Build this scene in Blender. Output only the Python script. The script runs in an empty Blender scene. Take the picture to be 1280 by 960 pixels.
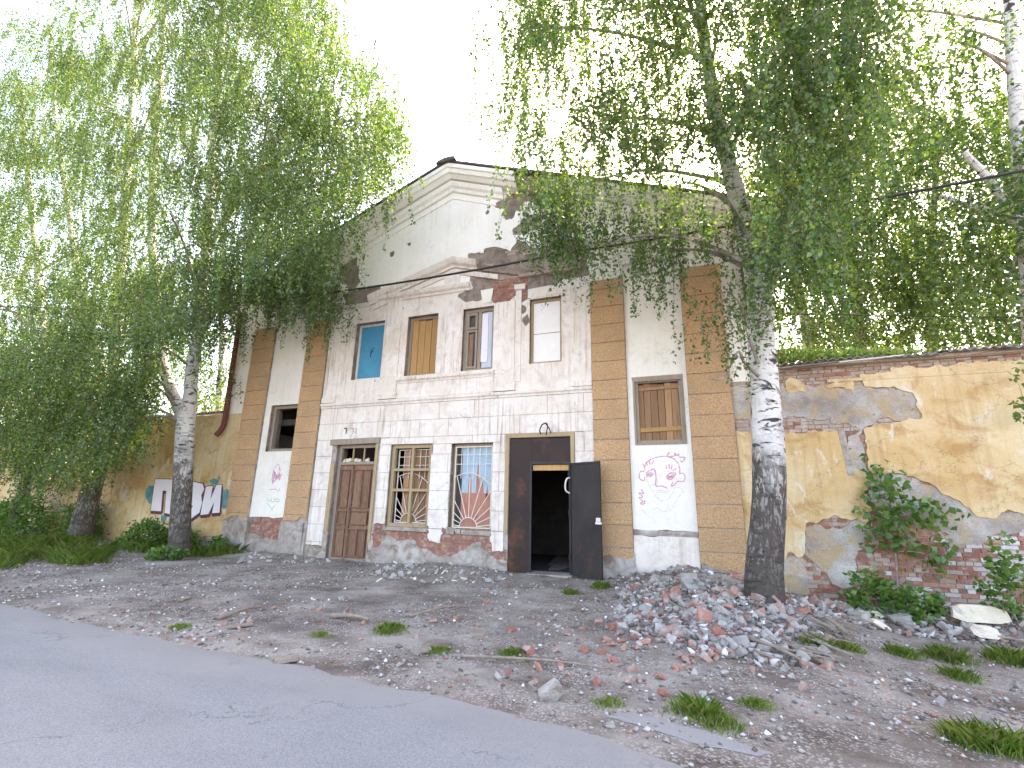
import bpy, bmesh, math, random
import numpy as np
from mathutils import Matrix, Vector

# ------------------------------------------------------------------ camera, sky, sun, exposure
SC = bpy.context.scene
COL = SC.collection
random.seed(11)
RNG = np.random.default_rng(11)
CAMPOS = np.array([0.0, -11.86, 1.6])
FPX = 595.0                                            # focal length for a 1280 px wide picture
YAW, PITCH, ROLL = map(math.radians, (-20.67, 14.37, 1.17))
_fw = np.array([math.sin(YAW)*math.cos(PITCH), math.cos(YAW)*math.cos(PITCH), math.sin(PITCH)])
_r0 = np.array([math.cos(YAW), -math.sin(YAW), 0.0]); _u0 = np.cross(_r0, _fw)
_rt = math.cos(ROLL)*_r0 + math.sin(ROLL)*_u0
_up = -math.sin(ROLL)*_r0 + math.cos(ROLL)*_u0
cam_data = bpy.data.cameras.new('camera'); cam = bpy.data.objects.new('camera', cam_data); COL.objects.link(cam)
cam.matrix_world = Matrix([[*[v[i] for v in (_rt, _up, -_fw)], CAMPOS[i]] for i in range(3)] + [[0, 0, 0, 1]])
cam_data.sensor_width = 36.0; cam_data.lens = FPX/1280*36.0; cam_data.clip_end = 2000; cam_data.clip_start = 0.05
SC.camera = cam

SUN_EL, SUN_AZ = math.radians(47.4), math.radians(8.1)
world = bpy.data.worlds.new('World'); SC.world = world; world.use_nodes = True
_wn = world.node_tree.nodes; _wl = world.node_tree.links
sky = _wn.new('ShaderNodeTexSky'); sky.sky_type = 'NISHITA'; sky.sun_disc = False
sky.sun_elevation = SUN_EL; sky.sun_rotation = SUN_AZ
sky.air_density = 1.0; sky.dust_density = 3.0; sky.ozone_density = 1.0; sky.altitude = 200
_wl.new(sky.outputs[0], _wn['Background'].inputs[0]); _wn['Background'].inputs[1].default_value = 0.15
sun_data = bpy.data.lights.new('sun', 'SUN'); sun = bpy.data.objects.new('sun', sun_data); COL.objects.link(sun)
sun_data.energy = 2.0; sun_data.angle = math.radians(0.6); sun_data.color = (1.0, 0.94, 0.84)
_sd = Vector((math.cos(SUN_EL)*math.sin(SUN_AZ), math.cos(SUN_EL)*math.cos(SUN_AZ), math.sin(SUN_EL)))
sun.rotation_euler = _sd.to_track_quat('Z', 'Y').to_euler(); sun.location = (0, 0, 30)
SC.view_settings.view_transform = 'Standard'; SC.view_settings.look = 'None'
SC.view_settings.exposure = 3.1; SC.view_settings.gamma = 1.0
SC.view_settings.use_white_balance = True; SC.view_settings.white_balance_temperature = 8100; SC.view_settings.white_balance_tint = 17
SC.cycles.max_bounces = 7; SC.cycles.diffuse_bounces = 4; SC.cycles.glossy_bounces = 2
SC.cycles.transmission_bounces = 4; SC.cycles.transparent_max_bounces = 4
SC.cycles.use_denoising = True; SC.cycles.sample_clamp_indirect = 6

# ------------------------------------------------------------------ picking points
def ray(px, py):
    return _rt*(px-640)/FPX - _up*(py-480)/FPX + _fw
def at(px, py, Y=0.0):                                 # the point seen at a pixel on the plane y = Y
    d = ray(px, py); return CAMPOS + d*((Y-CAMPOS[1])/d[1])
def depth_of(p):
    return float(np.dot(np.asarray(p)-CAMPOS, _fw))
def fz(px, py, Y=0.0):
    p = at(px, py, Y); return (p[0], p[2])

# ------------------------------------------------------------------ noise
def _hash(ix, iy, s):
    n = (ix.astype(np.int64)*374761393 + iy.astype(np.int64)*668265263 + s*1442695041) & 0xffffffff
    n = ((n ^ (n >> 13))*1274126177) & 0xffffffff
    return ((n ^ (n >> 16)) & 0xffff)/65535.0
def vnoise(x, y, s=0):
    x = np.asarray(x, float); y = np.asarray(y, float)
    ix = np.floor(x); iy = np.floor(y); fx = x-ix; fy = y-iy
    fx = fx*fx*(3-2*fx); fy = fy*fy*(3-2*fy)
    a = _hash(ix, iy, s); b = _hash(ix+1, iy, s); c = _hash(ix, iy+1, s); d = _hash(ix+1, iy+1, s)
    return (a*(1-fx)+b*fx)*(1-fy) + (c*(1-fx)+d*fx)*fy
def fbm(x, y, s=0, o=4):
    t = 0; a = 0.5
    for k in range(o):
        t = t + a*(vnoise(np.asarray(x)*2**k+17*k, np.asarray(y)*2**k-9*k, s+k)-0.5)*2; a *= 0.5
    return t
def sdf(poly, X, Z):                                    # signed distance to a polygon, positive inside
    P = np.array(poly, float); d = np.full(np.shape(X), 1e9); ins = np.zeros(np.shape(X), bool)
    for i in range(len(P)):
        a = P[i]; b = P[(i+1) % len(P)]; e = b-a
        t = np.clip(((X-a[0])*e[0]+(Z-a[1])*e[1])/max(e@e, 1e-12), 0, 1)
        d = np.minimum(d, np.hypot(X-a[0]-t*e[0], Z-a[1]-t*e[1]))
        c = ((a[1] > Z) != (b[1] > Z)) & (X < (b[0]-a[0])*(Z-a[1])/((b[1]-a[1]) if b[1] != a[1] else 1e-12)+a[0])
        ins ^= c
    return np.where(ins, d, -d)

# ------------------------------------------------------------------ materials
class NT:
    def __init__(s, name):
        s.m = bpy.data.materials.new(name); s.m.use_nodes = True
        s.t = s.m.node_tree; s.N = s.t.nodes; s.L = s.t.links
        s.b = s.N['Principled BSDF']; s.out = s.N['Material Output']; s._pos = None
        s.b.inputs['Specular IOR Level'].default_value = 0.25
    def n(s, ty, ins=None, **pr):
        k = s.N.new(ty)
        for a, v in pr.items(): setattr(k, a, v)
        for a, v in (ins or {}).items(): s.set(k.inputs[a], v)
        return k
    def set(s, sock, v):
        if isinstance(v, bpy.types.NodeSocket): s.L.new(v, sock)
        elif isinstance(v, (tuple, list)) and len(v) == 3 and sock.type == 'RGBA': sock.default_value = (*v, 1)
        else: sock.default_value = v
    def pos(s):
        if s._pos is None: s._pos = s.n('ShaderNodeNewGeometry').outputs['Position']
        return s._pos
    def map(s, sc=(1, 1, 1), rot=(0, 0, 0), vec=None):
        return s.n('ShaderNodeMapping', {'Vector': vec or s.pos(), 'Scale': sc, 'Rotation': rot}).outputs[0]
    def noise(s, scale, detail=4, rough=0.55, vec=None, dist=0):
        return s.n('ShaderNodeTexNoise', {'Vector': vec or s.pos(), 'Scale': scale, 'Detail': detail, 'Roughness': rough, 'Distortion': dist}).outputs['Fac']
    def warp(s, amt=0.35, scale=1.6):
        k = s.n('ShaderNodeTexNoise', {'Vector': s.pos(), 'Scale': scale, 'Detail': 5.0, 'Roughness': 0.65})
        v = s.n('ShaderNodeVectorMath', {0: k.outputs['Color'], 1: (0.5, 0.5, 0.5)}, operation='SUBTRACT').outputs[0]
        v = s.n('ShaderNodeVectorMath', {0: v, 'Scale': amt*2}, operation='SCALE').outputs[0]
        return s.n('ShaderNodeVectorMath', {0: s.pos(), 1: v}, operation='ADD').outputs[0]
    def voro(s, scale, vec=None, out='Distance', feature='F1'):
        return s.n('ShaderNodeTexVoronoi', {'Vector': vec or s.pos(), 'Scale': scale}, feature=feature).outputs[out]
    def ramp(s, fac, stops):
        k = s.n('ShaderNodeValToRGB', {'Fac': fac}); e = k.color_ramp.elements
        while len(e) < len(stops): e.new(0.5)
        for i, (p, c) in enumerate(stops):
            e[i].position = p; e[i].color = (*c, 1) if isinstance(c, (tuple, list)) else (c, c, c, 1)
        return k.outputs[0]
    def mix(s, f, a, b, mode='MIX'):
        k = s.n('ShaderNodeMix', data_type='RGBA', blend_type=mode)
        s.set(k.inputs[0], f); s.set(k.inputs[6], a); s.set(k.inputs[7], b); return k.outputs[2]
    def math(s, op, a, b=0.0, clamp=False):
        k = s.n('ShaderNodeMath', operation=op, use_clamp=clamp); s.set(k.inputs[0], a); s.set(k.inputs[1], b); return k.outputs[0]
    def bump(s, h, st=0.4, dist=0.02):
        s.L.new(s.n('ShaderNodeBump', {'Height': h, 'Strength': st, 'Distance': dist}).outputs[0], s.b.inputs['Normal'])
    def done(s, col, rough=0.85, metal=0.0):
        s.set(s.b.inputs['Base Color'], col); s.set(s.b.inputs['Roughness'], rough); s.set(s.b.inputs['Metallic'], metal); return s.m
MAT = {}
def plaster(name, base, light, dirt, streak=0.5, patch=0.4, bumpk=0.3, dirtpos=0.62, chips=None):
    t = NT(name)
    c = t.mix(t.ramp(t.noise(1.3, 5), [(0.35, 0.0), (0.7, 1.0)]), base, light)
    c = t.mix(t.math('MULTIPLY', t.ramp(t.noise(2.6, 8, 0.68, dist=0.6), [(dirtpos-0.1, 0.0), (dirtpos+0.1, 1.0)]), patch), c, dirt)
    st = t.noise(1.0, 7, 0.68, t.map((13, 13, 0.6)))
    sm = t.noise(0.7, 3)
    c = t.mix(t.math('MULTIPLY', t.math('MULTIPLY', t.ramp(st, [(0.5, 0.0), (0.72, 1.0)]), t.ramp(sm, [(0.38, 0.0), (0.62, 1.0)])), streak), c, dirt)
    c = t.mix(t.math('MULTIPLY', t.ramp(t.noise(28, 6, 0.7), [(0.55, 0.0), (0.8, 1.0)]), 0.35), c, dirt)
    if chips:
        c = t.mix(t.ramp(t.noise(1.9, 9, 0.7, dist=0.3), [(0.655, 0.0), (0.675, 1.0)]), c, chips)
    cr = t.ramp(t.voro(0.75, t.warp(0.45), 'Distance', 'DISTANCE_TO_EDGE'), [(0.0, 1.0), (0.006, 0.0)])
    crm = t.math('MULTIPLY', cr, t.ramp(t.noise(0.9, 2), [(0.52, 0.0), (0.6, 0.55)]))
    c = t.mix(crm, c, tuple(0.45*v for v in dirt))
    t.bump(t.math('ADD', t.math('MULTIPLY', t.noise(45, 5, 0.7), 0.35), t.noise(4, 6, 0.65)), bumpk, 0.02)
    MAT[name] = t.done(c, 0.92)
plaster('white_plaster', (0.70, 0.62, 0.55), (0.79, 0.745, 0.70), (0.33, 0.235, 0.175), 1.0, 0.42, 0.45, 0.585)
plaster('cream_plaster', (0.83, 0.785, 0.73), (0.88, 0.855, 0.82), (0.54, 0.45, 0.36), 0.45, 0.30, 0.35, 0.66)
plaster('panel_plaster', (0.74, 0.70, 0.63), (0.82, 0.785, 0.725), (0.50, 0.43, 0.35), 0.4, 0.35, 0.45, 0.62)
def m_yellow():
    t = NT('yellow_plaster')
    c = t.mix(t.ramp(t.noise(0.55, 6, 0.6), [(0.38, 0.0), (0.62, 1.0)]), (0.56, 0.375, 0.18), (0.68, 0.545, 0.345))
    c = t.mix(t.ramp(t.noise(1.1, 8, 0.66, t.map((1, 1, 1.5)), 0.5), [(0.52, 0.0), (0.66, 0.85)]), c, (0.42, 0.225, 0.085))
    c = t.mix(t.ramp(t.noise(1.7, 9, 0.7, t.map((1.3, 1, 0.8)), 0.8), [(0.57, 0.0), (0.64, 0.8)]), c, (0.66, 0.59, 0.49))
    st = t.noise(1.0, 7, 0.66, t.map((8, 8, 0.5)))
    c = t.mix(t.math('MULTIPLY', t.ramp(st, [(0.5, 0.0), (0.72, 1.0)]), 0.45), c, (0.34, 0.19, 0.085))
    c = t.mix(t.math('MULTIPLY', t.ramp(t.noise(30, 6, 0.7), [(0.5, 0.0), (0.8, 1.0)]), 0.4), c, (0.33, 0.20, 0.10))
    c = t.mix(t.ramp(t.noise(4.5, 9, 0.75), [(0.645, 0.0), (0.67, 1.0)]), c, (0.42, 0.37, 0.33))
    cr = t.ramp(t.voro(0.7, t.warp(0.5), 'Distance', 'DISTANCE_TO_EDGE'), [(0.0, 1.0), (0.007, 0.0)])
    c = t.mix(t.math('MULTIPLY', cr, 0.6), c, (0.20, 0.12, 0.06))
    t.bump(t.math('ADD', t.math('MULTIPLY', t.noise(45, 5, 0.7), 0.4), t.noise(4, 7, 0.68)), 0.6, 0.025); MAT['yellow_plaster'] = t.done(c, 0.93)
m_yellow()
plaster('cement', (0.34, 0.30, 0.27), (0.54, 0.50, 0.46), (0.22, 0.165, 0.13), 0.3, 0.95, 1.0, 0.52)
plaster('rough_render', (0.26, 0.21, 0.175), (0.38, 0.31, 0.265), (0.14, 0.10, 0.08), 0.2, 0.9, 1.0, 0.52)
def m_tan():
    t = NT('tan_roughcast')
    sp = t.math('ADD', t.math('MULTIPLY', t.noise(26, 4, 0.75), 0.65), t.math('MULTIPLY', t.noise(75, 2, 0.6), 0.35))
    c = t.ramp(sp, [(0.34, (0.24, 0.125, 0.06)), (0.45, (0.53, 0.305, 0.155)), (0.56, (0.68, 0.43, 0.25)), (0.68, (0.80, 0.60, 0.42))])
    c = t.mix(t.math('MULTIPLY', t.ramp(t.noise(1.1, 6), [(0.42, 0.0), (0.7, 1.0)]), 0.45), c, (0.36, 0.25, 0.15))
    r = t.n('ShaderNodeObjectInfo').outputs['Random']
    c = t.mix(t.math('MULTIPLY', r, 0.28), c, (0.42, 0.29, 0.17))
    c = t.mix(t.math('MULTIPLY', t.ramp(t.noise(6, 8, 0.7), [(0.6, 0.0), (0.72, 1.0)]), 0.5), c, (0.30, 0.24, 0.19))
    t.bump(sp, 1.0, 0.05); MAT['tan_roughcast'] = t.done(c, 0.95)
m_tan()
def m_brick(name, stops, wash):
    t = NT(name); r = t.n('ShaderNodeObjectInfo').outputs['Random']
    ri = t.n('ShaderNodeNewGeometry').outputs['Random Per Island']
    f = t.math('FRACT', t.math('ADD', r, ri))
    c = t.ramp(f, stops)
    c = t.mix(t.ramp(t.noise(7, 7, 0.7), [(0.5, 0.0), (0.62, wash)]), c, (0.50, 0.44, 0.41))
    c = t.mix(t.math('MULTIPLY', t.ramp(t.noise(18, 6, 0.7), [(0.5, 0.0), (0.75, 1.0)]), 0.5), c, (0.16, 0.09, 0.07))
    t.bump(t.noise(40, 6, 0.7), 0.7, 0.012); MAT[name] = t.done(c, 0.93)
m_brick('red_brick', [(0.0, (0.27, 0.105, 0.075)), (0.4, (0.36, 0.15, 0.10)), (0.7, (0.24, 0.115, 0.09)), (1.0, (0.42, 0.21, 0.14))], 0.5)
m_brick('washed_brick', [(0.0, (0.47, 0.41, 0.40)), (0.5, (0.60, 0.56, 0.55)), (1.0, (0.42, 0.32, 0.30))], 0.7)
m_brick('grimy_brick', [(0.0, (0.36, 0.24, 0.185)), (0.5, (0.42, 0.31, 0.25)), (1.0, (0.36, 0.29, 0.24))], 0.8)
def simple(name, a, b, scale=6, rough=0.85, bumpk=0.4, bscale=30, stretch=(1, 1, 1), metal=0.0, spots=None, sp=(0.58, 0.66), bd=0.01, tint=0.0):
    t = NT(name); v = t.map(stretch)
    c = t.mix(t.ramp(t.noise(scale, 7, 0.65, v), [(0.33, 0.0), (0.68, 1.0)]), a, b)
    if spots: c = t.mix(t.ramp(t.noise(scale*0.6, 8, 0.72, v, 0.4), [(sp[0], 0.0), (sp[1], 1.0)]), c, spots)
    if tint:
        c = t.mix(t.math('MULTIPLY', t.n('ShaderNodeObjectInfo').outputs['Random'], tint), c, tuple(0.42*q for q in a))
    t.bump(t.noise(bscale, 6, 0.7, v), bumpk, bd); MAT[name] = t.done(c, rough, metal)
simple('mortar', (0.30, 0.26, 0.23), (0.40, 0.36, 0.33), 9, 0.95, 0.6)
simple('old_door_wood', (0.20, 0.105, 0.068), (0.30, 0.17, 0.11), 3, 0.8, 0.9, 10, (7, 7, 1.6), 0, (0.36, 0.26, 0.20), (0.52, 0.70), tint=0.35)
simple('pine_board', (0.50, 0.27, 0.105), (0.60, 0.36, 0.165), 2.2, 0.75, 0.5, 8, (14, 14, 0.8), 0, (0.24, 0.115, 0.05), (0.55, 0.70), tint=0.6)
simple('aged_board', (0.34, 0.185, 0.10), (0.45, 0.265, 0.15), 2.2, 0.8, 0.6, 8, (14, 14, 0.8), 0, (0.17, 0.09, 0.05), (0.54, 0.7), tint=0.7)
simple('grey_wood', (0.25, 0.20, 0.155), (0.36, 0.30, 0.24), 3, 0.88, 0.8, 10, (12, 12, 0.9), 0, (0.14, 0.11, 0.085), (0.58, 0.7))
simple('ochre_frame', (0.34, 0.245, 0.135), (0.43, 0.33, 0.21), 4, 0.8, 0.5, 12, (6, 6, 1), 0, (0.22, 0.17, 0.12))
simple('white_wood', (0.62, 0.59, 0.56), (0.72, 0.70, 0.68), 4, 0.7, 0.5, 12, (6, 6, 1), 0, (0.36, 0.30, 0.26), (0.6, 0.68))
simple('blue_paint', (0.045, 0.255, 0.42), (0.06, 0.31, 0.48), 2, 0.55, 0.15, 20)
simple('white_board', (0.76, 0.73, 0.70), (0.82, 0.80, 0.78), 1.5, 0.6, 0.1, 20)
simple('blue_red_panel', (0.30, 0.44, 0.54), (0.42, 0.52, 0.58), 5, 0.8, 0.5, 20, (3, 3, 0.7), 0, (0.32, 0.24, 0.20), (0.58, 0.66))
simple('red_panel', (0.40, 0.16, 0.11), (0.48, 0.24, 0.18), 5, 0.8, 0.5, 20, (3, 3, 0.7), 0, (0.36, 0.40, 0.44), (0.6, 0.68))
simple('grille_paint', (0.72, 0.68, 0.64), (0.66, 0.60, 0.54), 6, 0.5, 0.2, 30)
simple('black_steel', (0.020, 0.018, 0.020), (0.04, 0.034, 0.036), 1.8, 0.42, 0.2, 30, (1, 1, 0.7), 0, (0.115, 0.042, 0.026), (0.60, 0.72))
simple('rust_steel', (0.045, 0.022, 0.018), (0.022, 0.016, 0.016), 1.4, 0.55, 0.3, 30, (1, 1, 0.8), 0, (0.14, 0.05, 0.028), (0.52, 0.66))
simple('rust_pipe', (0.115, 0.030, 0.022), (0.17, 0.055, 0.04), 4, 0.6, 0.3, 30, (1, 1, .5), 0, (0.20, 0.11, 0.08))
simple('roof_iron', (0.07, 0.06, 0.06), (0.11, 0.095, 0.09), 3, 0.6, 0.3, 20, (1, 1, 1), 0, (0.15, 0.075, 0.05))
simple('slate', (0.24, 0.225, 0.215), (0.34, 0.32, 0.31), 5, 0.9, 0.5, 40, (1, 1, 1), 0, (0.13, 0.12, 0.10), (0.55, 0.66))
simple('cable_rubber', (0.02, 0.02, 0.02), (0.03, 0.03, 0.03), 5, 0.6, 0.1)
simple('glass_sheet', (0.36, 0.42, 0.52), (0.56, 0.60, 0.66), 1.6, 0.12, 0.1, 3, (3, 3, 0.6))
simple('dark_glass', (0.05, 0.05, 0.055), (0.10, 0.095, 0.09), 3, 0.15, 0.1, 5)
simple('interior', (0.16, 0.14, 0.125), (0.22, 0.20, 0.18), 3, 0.95, 0.3)
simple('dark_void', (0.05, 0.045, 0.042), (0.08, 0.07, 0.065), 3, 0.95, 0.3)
simple('pink_paint', (0.62, 0.13, 0.36), (0.72, 0.30, 0.48), 14, 0.8, 0.1)
simple('faded_pink', (0.60, 0.36, 0.46), (0.66, 0.48, 0.54), 14, 0.8, 0.1)
simple('green_paint', (0.16, 0.50, 0.26), (0.32, 0.56, 0.36), 14, 0.8, 0.1)
simple('teal_paint', (0.022, 0.20, 0.20), (0.16, 0.30, 0.32), 4, 0.8, 0.1)
simple('lilac_paint', (0.72, 0.68, 0.76), (0.78, 0.75, 0.81), 2.5, 0.8, 0.1)
simple('maroon_paint', (0.10, 0.035, 0.05), (0.15, 0.06, 0.08), 4, 0.8, 0.1)
simple('mauve_paint', (0.42, 0.24, 0.28), (0.5, 0.32, 0.33), 4, 0.8, 0.1)
simple('red_chalk', (0.38, 0.12, 0.12), (0.5, 0.25, 0.23), 14, 0.8, 0.1)
simple('concrete_chunk', (0.38, 0.345, 0.315), (0.58, 0.545, 0.51), 6, 0.93, 1.0, 22, (1, 1, 1), 0, (0.25, 0.195, 0.16), (0.54, 0.66), 0.04, 0.5)
simple('pale_chunk', (0.62, 0.53, 0.40), (0.70, 0.63, 0.52), 4, 0.93, 0.6, 22, (1, 1, 1), 0, (0.42, 0.37, 0.33), (0.56, 0.64), 0.03)
simple('grey_timber', (0.20, 0.155, 0.12), (0.32, 0.265, 0.215), 4, 0.9, 0.8, 12, (3, 3, 3))
def fade(name, lo, hi, scale=40):
    m = MAT[name]; nt = m.node_tree; b = nt.nodes['Principled BSDF']; o = nt.nodes['Material Output']
    g = nt.nodes.new('ShaderNodeNewGeometry'); n1 = nt.nodes.new('ShaderNodeTexNoise'); n1.inputs['Scale'].default_value = scale; n1.inputs['Detail'].default_value = 5; n1.inputs['Roughness'].default_value = 0.75
    r = nt.nodes.new('ShaderNodeValToRGB'); r.color_ramp.elements[0].position = lo; r.color_ramp.elements[1].position = hi
    t = nt.nodes.new('ShaderNodeBsdfTransparent'); mx = nt.nodes.new('ShaderNodeMixShader')
    nt.links.new(g.outputs['Position'], n1.inputs['Vector']); nt.links.new(n1.outputs['Fac'], r.inputs[0]); nt.links.new(r.outputs[0], mx.inputs[0])
    nt.links.new(t.outputs[0], mx.inputs[1]); nt.links.new(b.outputs[0], mx.inputs[2]); nt.links.new(mx.outputs[0], o.inputs[0])
fade('pink_paint', 0.36, 0.60); fade('faded_pink', 0.46, 0.72); fade('green_paint', 0.38, 0.62); fade('teal_paint', 0.30, 0.42, 14); fade('mauve_paint', 0.42, 0.70, 20); fade('lilac_paint', 0.27, 0.36, 12); fade('maroon_paint', 0.30, 0.40, 16); fade('red_chalk', 0.4, 0.65)
def m_chunk_brick():
    t = NT('brick_chunk'); r = t.n('ShaderNodeObjectInfo').outputs['Random']
    c = t.ramp(r, [(0.0, (0.30, 0.115, 0.08)), (0.5, (0.40, 0.20, 0.145)), (1.0, (0.36, 0.24, 0.20))])
    c = t.mix(t.ramp(t.noise(9, 7, 0.7), [(0.5, 0.0), (0.6, 0.75)]), c, (0.42, 0.37, 0.34))
    t.bump(t.noise(30, 6, 0.7), 0.8, 0.03); MAT['brick_chunk'] = t.done(c, 0.94)
m_chunk_brick()
def m_gravel():
    t = NT('gravel'); ri = t.n('ShaderNodeNewGeometry').outputs['Random Per Island']
    c = t.ramp(ri, [(0.0, (0.12, 0.095, 0.08)), (0.35, (0.24, 0.205, 0.185)), (0.7, (0.36, 0.325, 0.30)), (0.85, (0.56, 0.53, 0.51)), (0.885, (0.36, 0.155, 0.11)), (0.95, (0.32, 0.18, 0.14)), (0.97, (0.74, 0.72, 0.70))])
    t.bump(t.noise(60, 4), 0.5, 0.01); MAT['gravel'] = t.done(c, 0.95)
m_gravel()
def m_ground():
    t = NT('ground')
    c = t.ramp(t.noise(0.9, 9, 0.68), [(0.36, (0.125, 0.092, 0.072)), (0.5, (0.25, 0.205, 0.17)), (0.64, (0.40, 0.35, 0.305))])
    sp = t.voro(62, None, 'Color'); cs = t.n('ShaderNodeSeparateColor', {0: sp}).outputs[0]
    c = t.mix(t.ramp(t.math('MULTIPLY', cs, t.noise(2.2, 5, 0.6)), [(0.36, 0.0), (0.44, 0.7)]), c, (0.50, 0.465, 0.435))
    c = t.mix(t.ramp(t.noise(130, 3, 0.7), [(0.45, 0.0), (0.75, 0.65)]), c, (0.085, 0.07, 0.06))
    c = t.mix(t.ramp(t.noise(1.7, 8, 0.72, t.map((1, 1, 1), (0, 0, 0.3)), 0.7), [(0.58, 0.0), (0.70, 0.6)]), c, (0.31, 0.18, 0.14))
    c = t.mix(t.ramp(t.noise(0.5, 7, 0.7, None, 0.5), [(0.55, 0.0), (0.68, 0.55)]), c, (0.11, 0.097, 0.09))
    t.bump(t.math('ADD', t.math('MULTIPLY', t.noise(90, 5, 0.75), 0.5), t.noise(14, 6, 0.7)), 0.9, 0.03); MAT['ground'] = t.done(c, 0.96)
m_ground()
def m_road():
    t = NT('asphalt')
    c = t.ramp(t.noise(0.7, 7, 0.62, t.map((1, 2.2, 1))), [(0.32, (0.245, 0.245, 0.247)), (0.5, (0.28, 0.279, 0.28)), (0.7, (0.312, 0.31, 0.308))])
    c = t.mix(t.ramp(t.noise(75, 4, 0.8), [(0.40, 0.0), (0.65, 0.75)]), c, (0.145, 0.143, 0.15))
    c = t.mix(t.ramp(t.voro(60), [(0.08, 0.75), (0.30, 0.0)]), c, (0.42, 0.415, 0.41))
    c = t.mix(t.ramp(t.noise(1.6, 8, 0.7, None, 1.0), [(0.6, 0.0), (0.7, 0.35)]), c, (0.24, 0.225, 0.21))
    ck = t.ramp(t.voro(0.45, t.warp(0.7, 1.1), 'Distance', 'DISTANCE_TO_EDGE'), [(0.0, 1.0), (0.006, 0.0)])
    c = t.mix(t.math('MULTIPLY', ck, t.ramp(t.noise(0.8, 3), [(0.5, 0.0), (0.58, 0.7)])), c, (0.09, 0.085, 0.085))
    yy = t.n('ShaderNodeSeparateXYZ', {0: t.pos()}).outputs[1]
    ed = t.math('ADD', t.math('ADD', yy, t.math('MULTIPLY', t.n('ShaderNodeSeparateXYZ', {0: t.pos()}).outputs[0], 0.06)), t.math('MULTIPLY', t.noise(1.4, 7, 0.7), 1.6))
    c = t.mix(t.ramp(t.math('ADD', ed, 8.2), [(0.25, 0.0), (1.0, 0.55)]), c, (0.31, 0.285, 0.265))
    c = t.mix(t.ramp(t.noise(3.0, 8, 0.75, None, 0.5), [(0.63, 0.0), (0.70, 0.5)]), c, (0.15, 0.145, 0.15))
    t.bump(t.math('ADD', t.noise(160, 3, 0.7), t.noise(9, 5)), 0.7, 0.012); MAT['asphalt'] = t.done(c, 0.9)
m_road()
def m_bark():
    t = NT('birch_bark'); p = t.n('ShaderNodeTexCoord').outputs['Object']
    z = t.n('ShaderNodeSeparateXYZ', {0: p}).outputs[2]
    white = t.mix(t.noise(3, 5, 0.6, p), (0.74, 0.70, 0.66), (0.84, 0.82, 0.79))
    marks = t.ramp(t.noise(1.0, 6, 0.62, t.map((3.2, 3.2, 15), vec=p), 0.5), [(0.57, 0.0), (0.63, 1.0)])
    ch = t.ramp(t.noise(1.0, 5, 0.6, t.map((1.7, 1.7, 2.6), vec=p), 1.2), [(0.59, 0.0), (0.64, 1.0)])
    up = t.mix(t.math('MAXIMUM', marks, ch), white, (0.075, 0.062, 0.055))
    isl = t.ramp(t.noise(1.0, 6, 0.66, t.map((15, 15, 5.5), vec=p), 0.7), [(0.52, 0.0), (0.58, 1.0)])
    low = t.mix(isl, t.mix(t.noise(14, 7, 0.7, p), (0.075, 0.06, 0.052), (0.19, 0.16, 0.14)), (0.52, 0.48, 0.45))
    zz = t.math('ADD', z, t.math('MULTIPLY', t.math('SUBTRACT', t.noise(0.9, 4, 0.6, p), 0.5), 3.4))
    f = t.ramp(t.math('MULTIPLY', zz, 0.2), [(0.46, 0.0), (0.66, 1.0)])
    base = t.ramp(t.math('MULTIPLY', zz, 0.2), [(0.10, 0.9), (0.50, 0.0)])
    low = t.mix(base, low, (0.10, 0.083, 0.072))
    c = t.mix(f, low, up)
    h = t.math('ADD', t.noise(1.0, 7, 0.7, t.map((15, 15, 4), vec=p)), t.math('MULTIPLY', marks, -0.3))
    t.bump(h, 1.0, 0.10); MAT['birch_bark'] = t.done(c, 0.85)
m_bark()
simple('twig_bark', (0.16, 0.12, 0.09), (0.36, 0.32, 0.28), 6, 0.85, 0.5, 30, (1, 1, 1), 0, (0.58, 0.55, 0.52), (0.56, 0.62))
simple('fine_twig', (0.10, 0.065, 0.045), (0.17, 0.12, 0.085), 5, 0.85, 0.1)
def m_leaf(name, stops, tstops, tr=0.5, each=0.6):
    t = NT(name); t.N.remove(t.b)
    ri = t.n('ShaderNodeNewGeometry').outputs['Random Per Island']
    f = t.math('ADD', t.math('MULTIPLY', ri, each), t.math('MULTIPLY', t.noise(0.8, 3), 1-each))
    d = t.n('ShaderNodeBsdfDiffuse', {'Color': t.ramp(f, stops)}).outputs[0]
    tl = t.n('ShaderNodeBsdfTranslucent', {'Color': t.ramp(f, tstops)}).outputs[0]
    g = t.n('ShaderNodeBsdfGlossy', {'Color': (0.8, 0.85, 0.8), 'Roughness': 0.42}).outputs[0]
    a = t.n('ShaderNodeMixShader', {0: tr, 1: d, 2: tl}).outputs[0]
    t.L.new(t.n('ShaderNodeMixShader', {0: 0.055, 1: a, 2: g}).outputs[0], t.out.inputs[0]); MAT[name] = t.m
m_leaf('birch_leaf', [(0.15, (0.030, 0.074, 0.022)), (0.5, (0.052, 0.112, 0.032)), (0.85, (0.10, 0.165, 0.045))],
       [(0.15, (0.045, 0.14, 0.016)), (0.5, (0.11, 0.24, 0.022)), (0.85, (0.32, 0.45, 0.04))], 0.44, 0.8)
m_leaf('shrub_leaf', [(0.15, (0.05, 0.12, 0.028)), (0.5, (0.085, 0.185, 0.04)), (0.85, (0.15, 0.26, 0.055))],
       [(0.15, (0.10, 0.24, 0.03)), (0.5, (0.18, 0.34, 0.04)), (0.85, (0.30, 0.44, 0.06))], 0.42)
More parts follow.
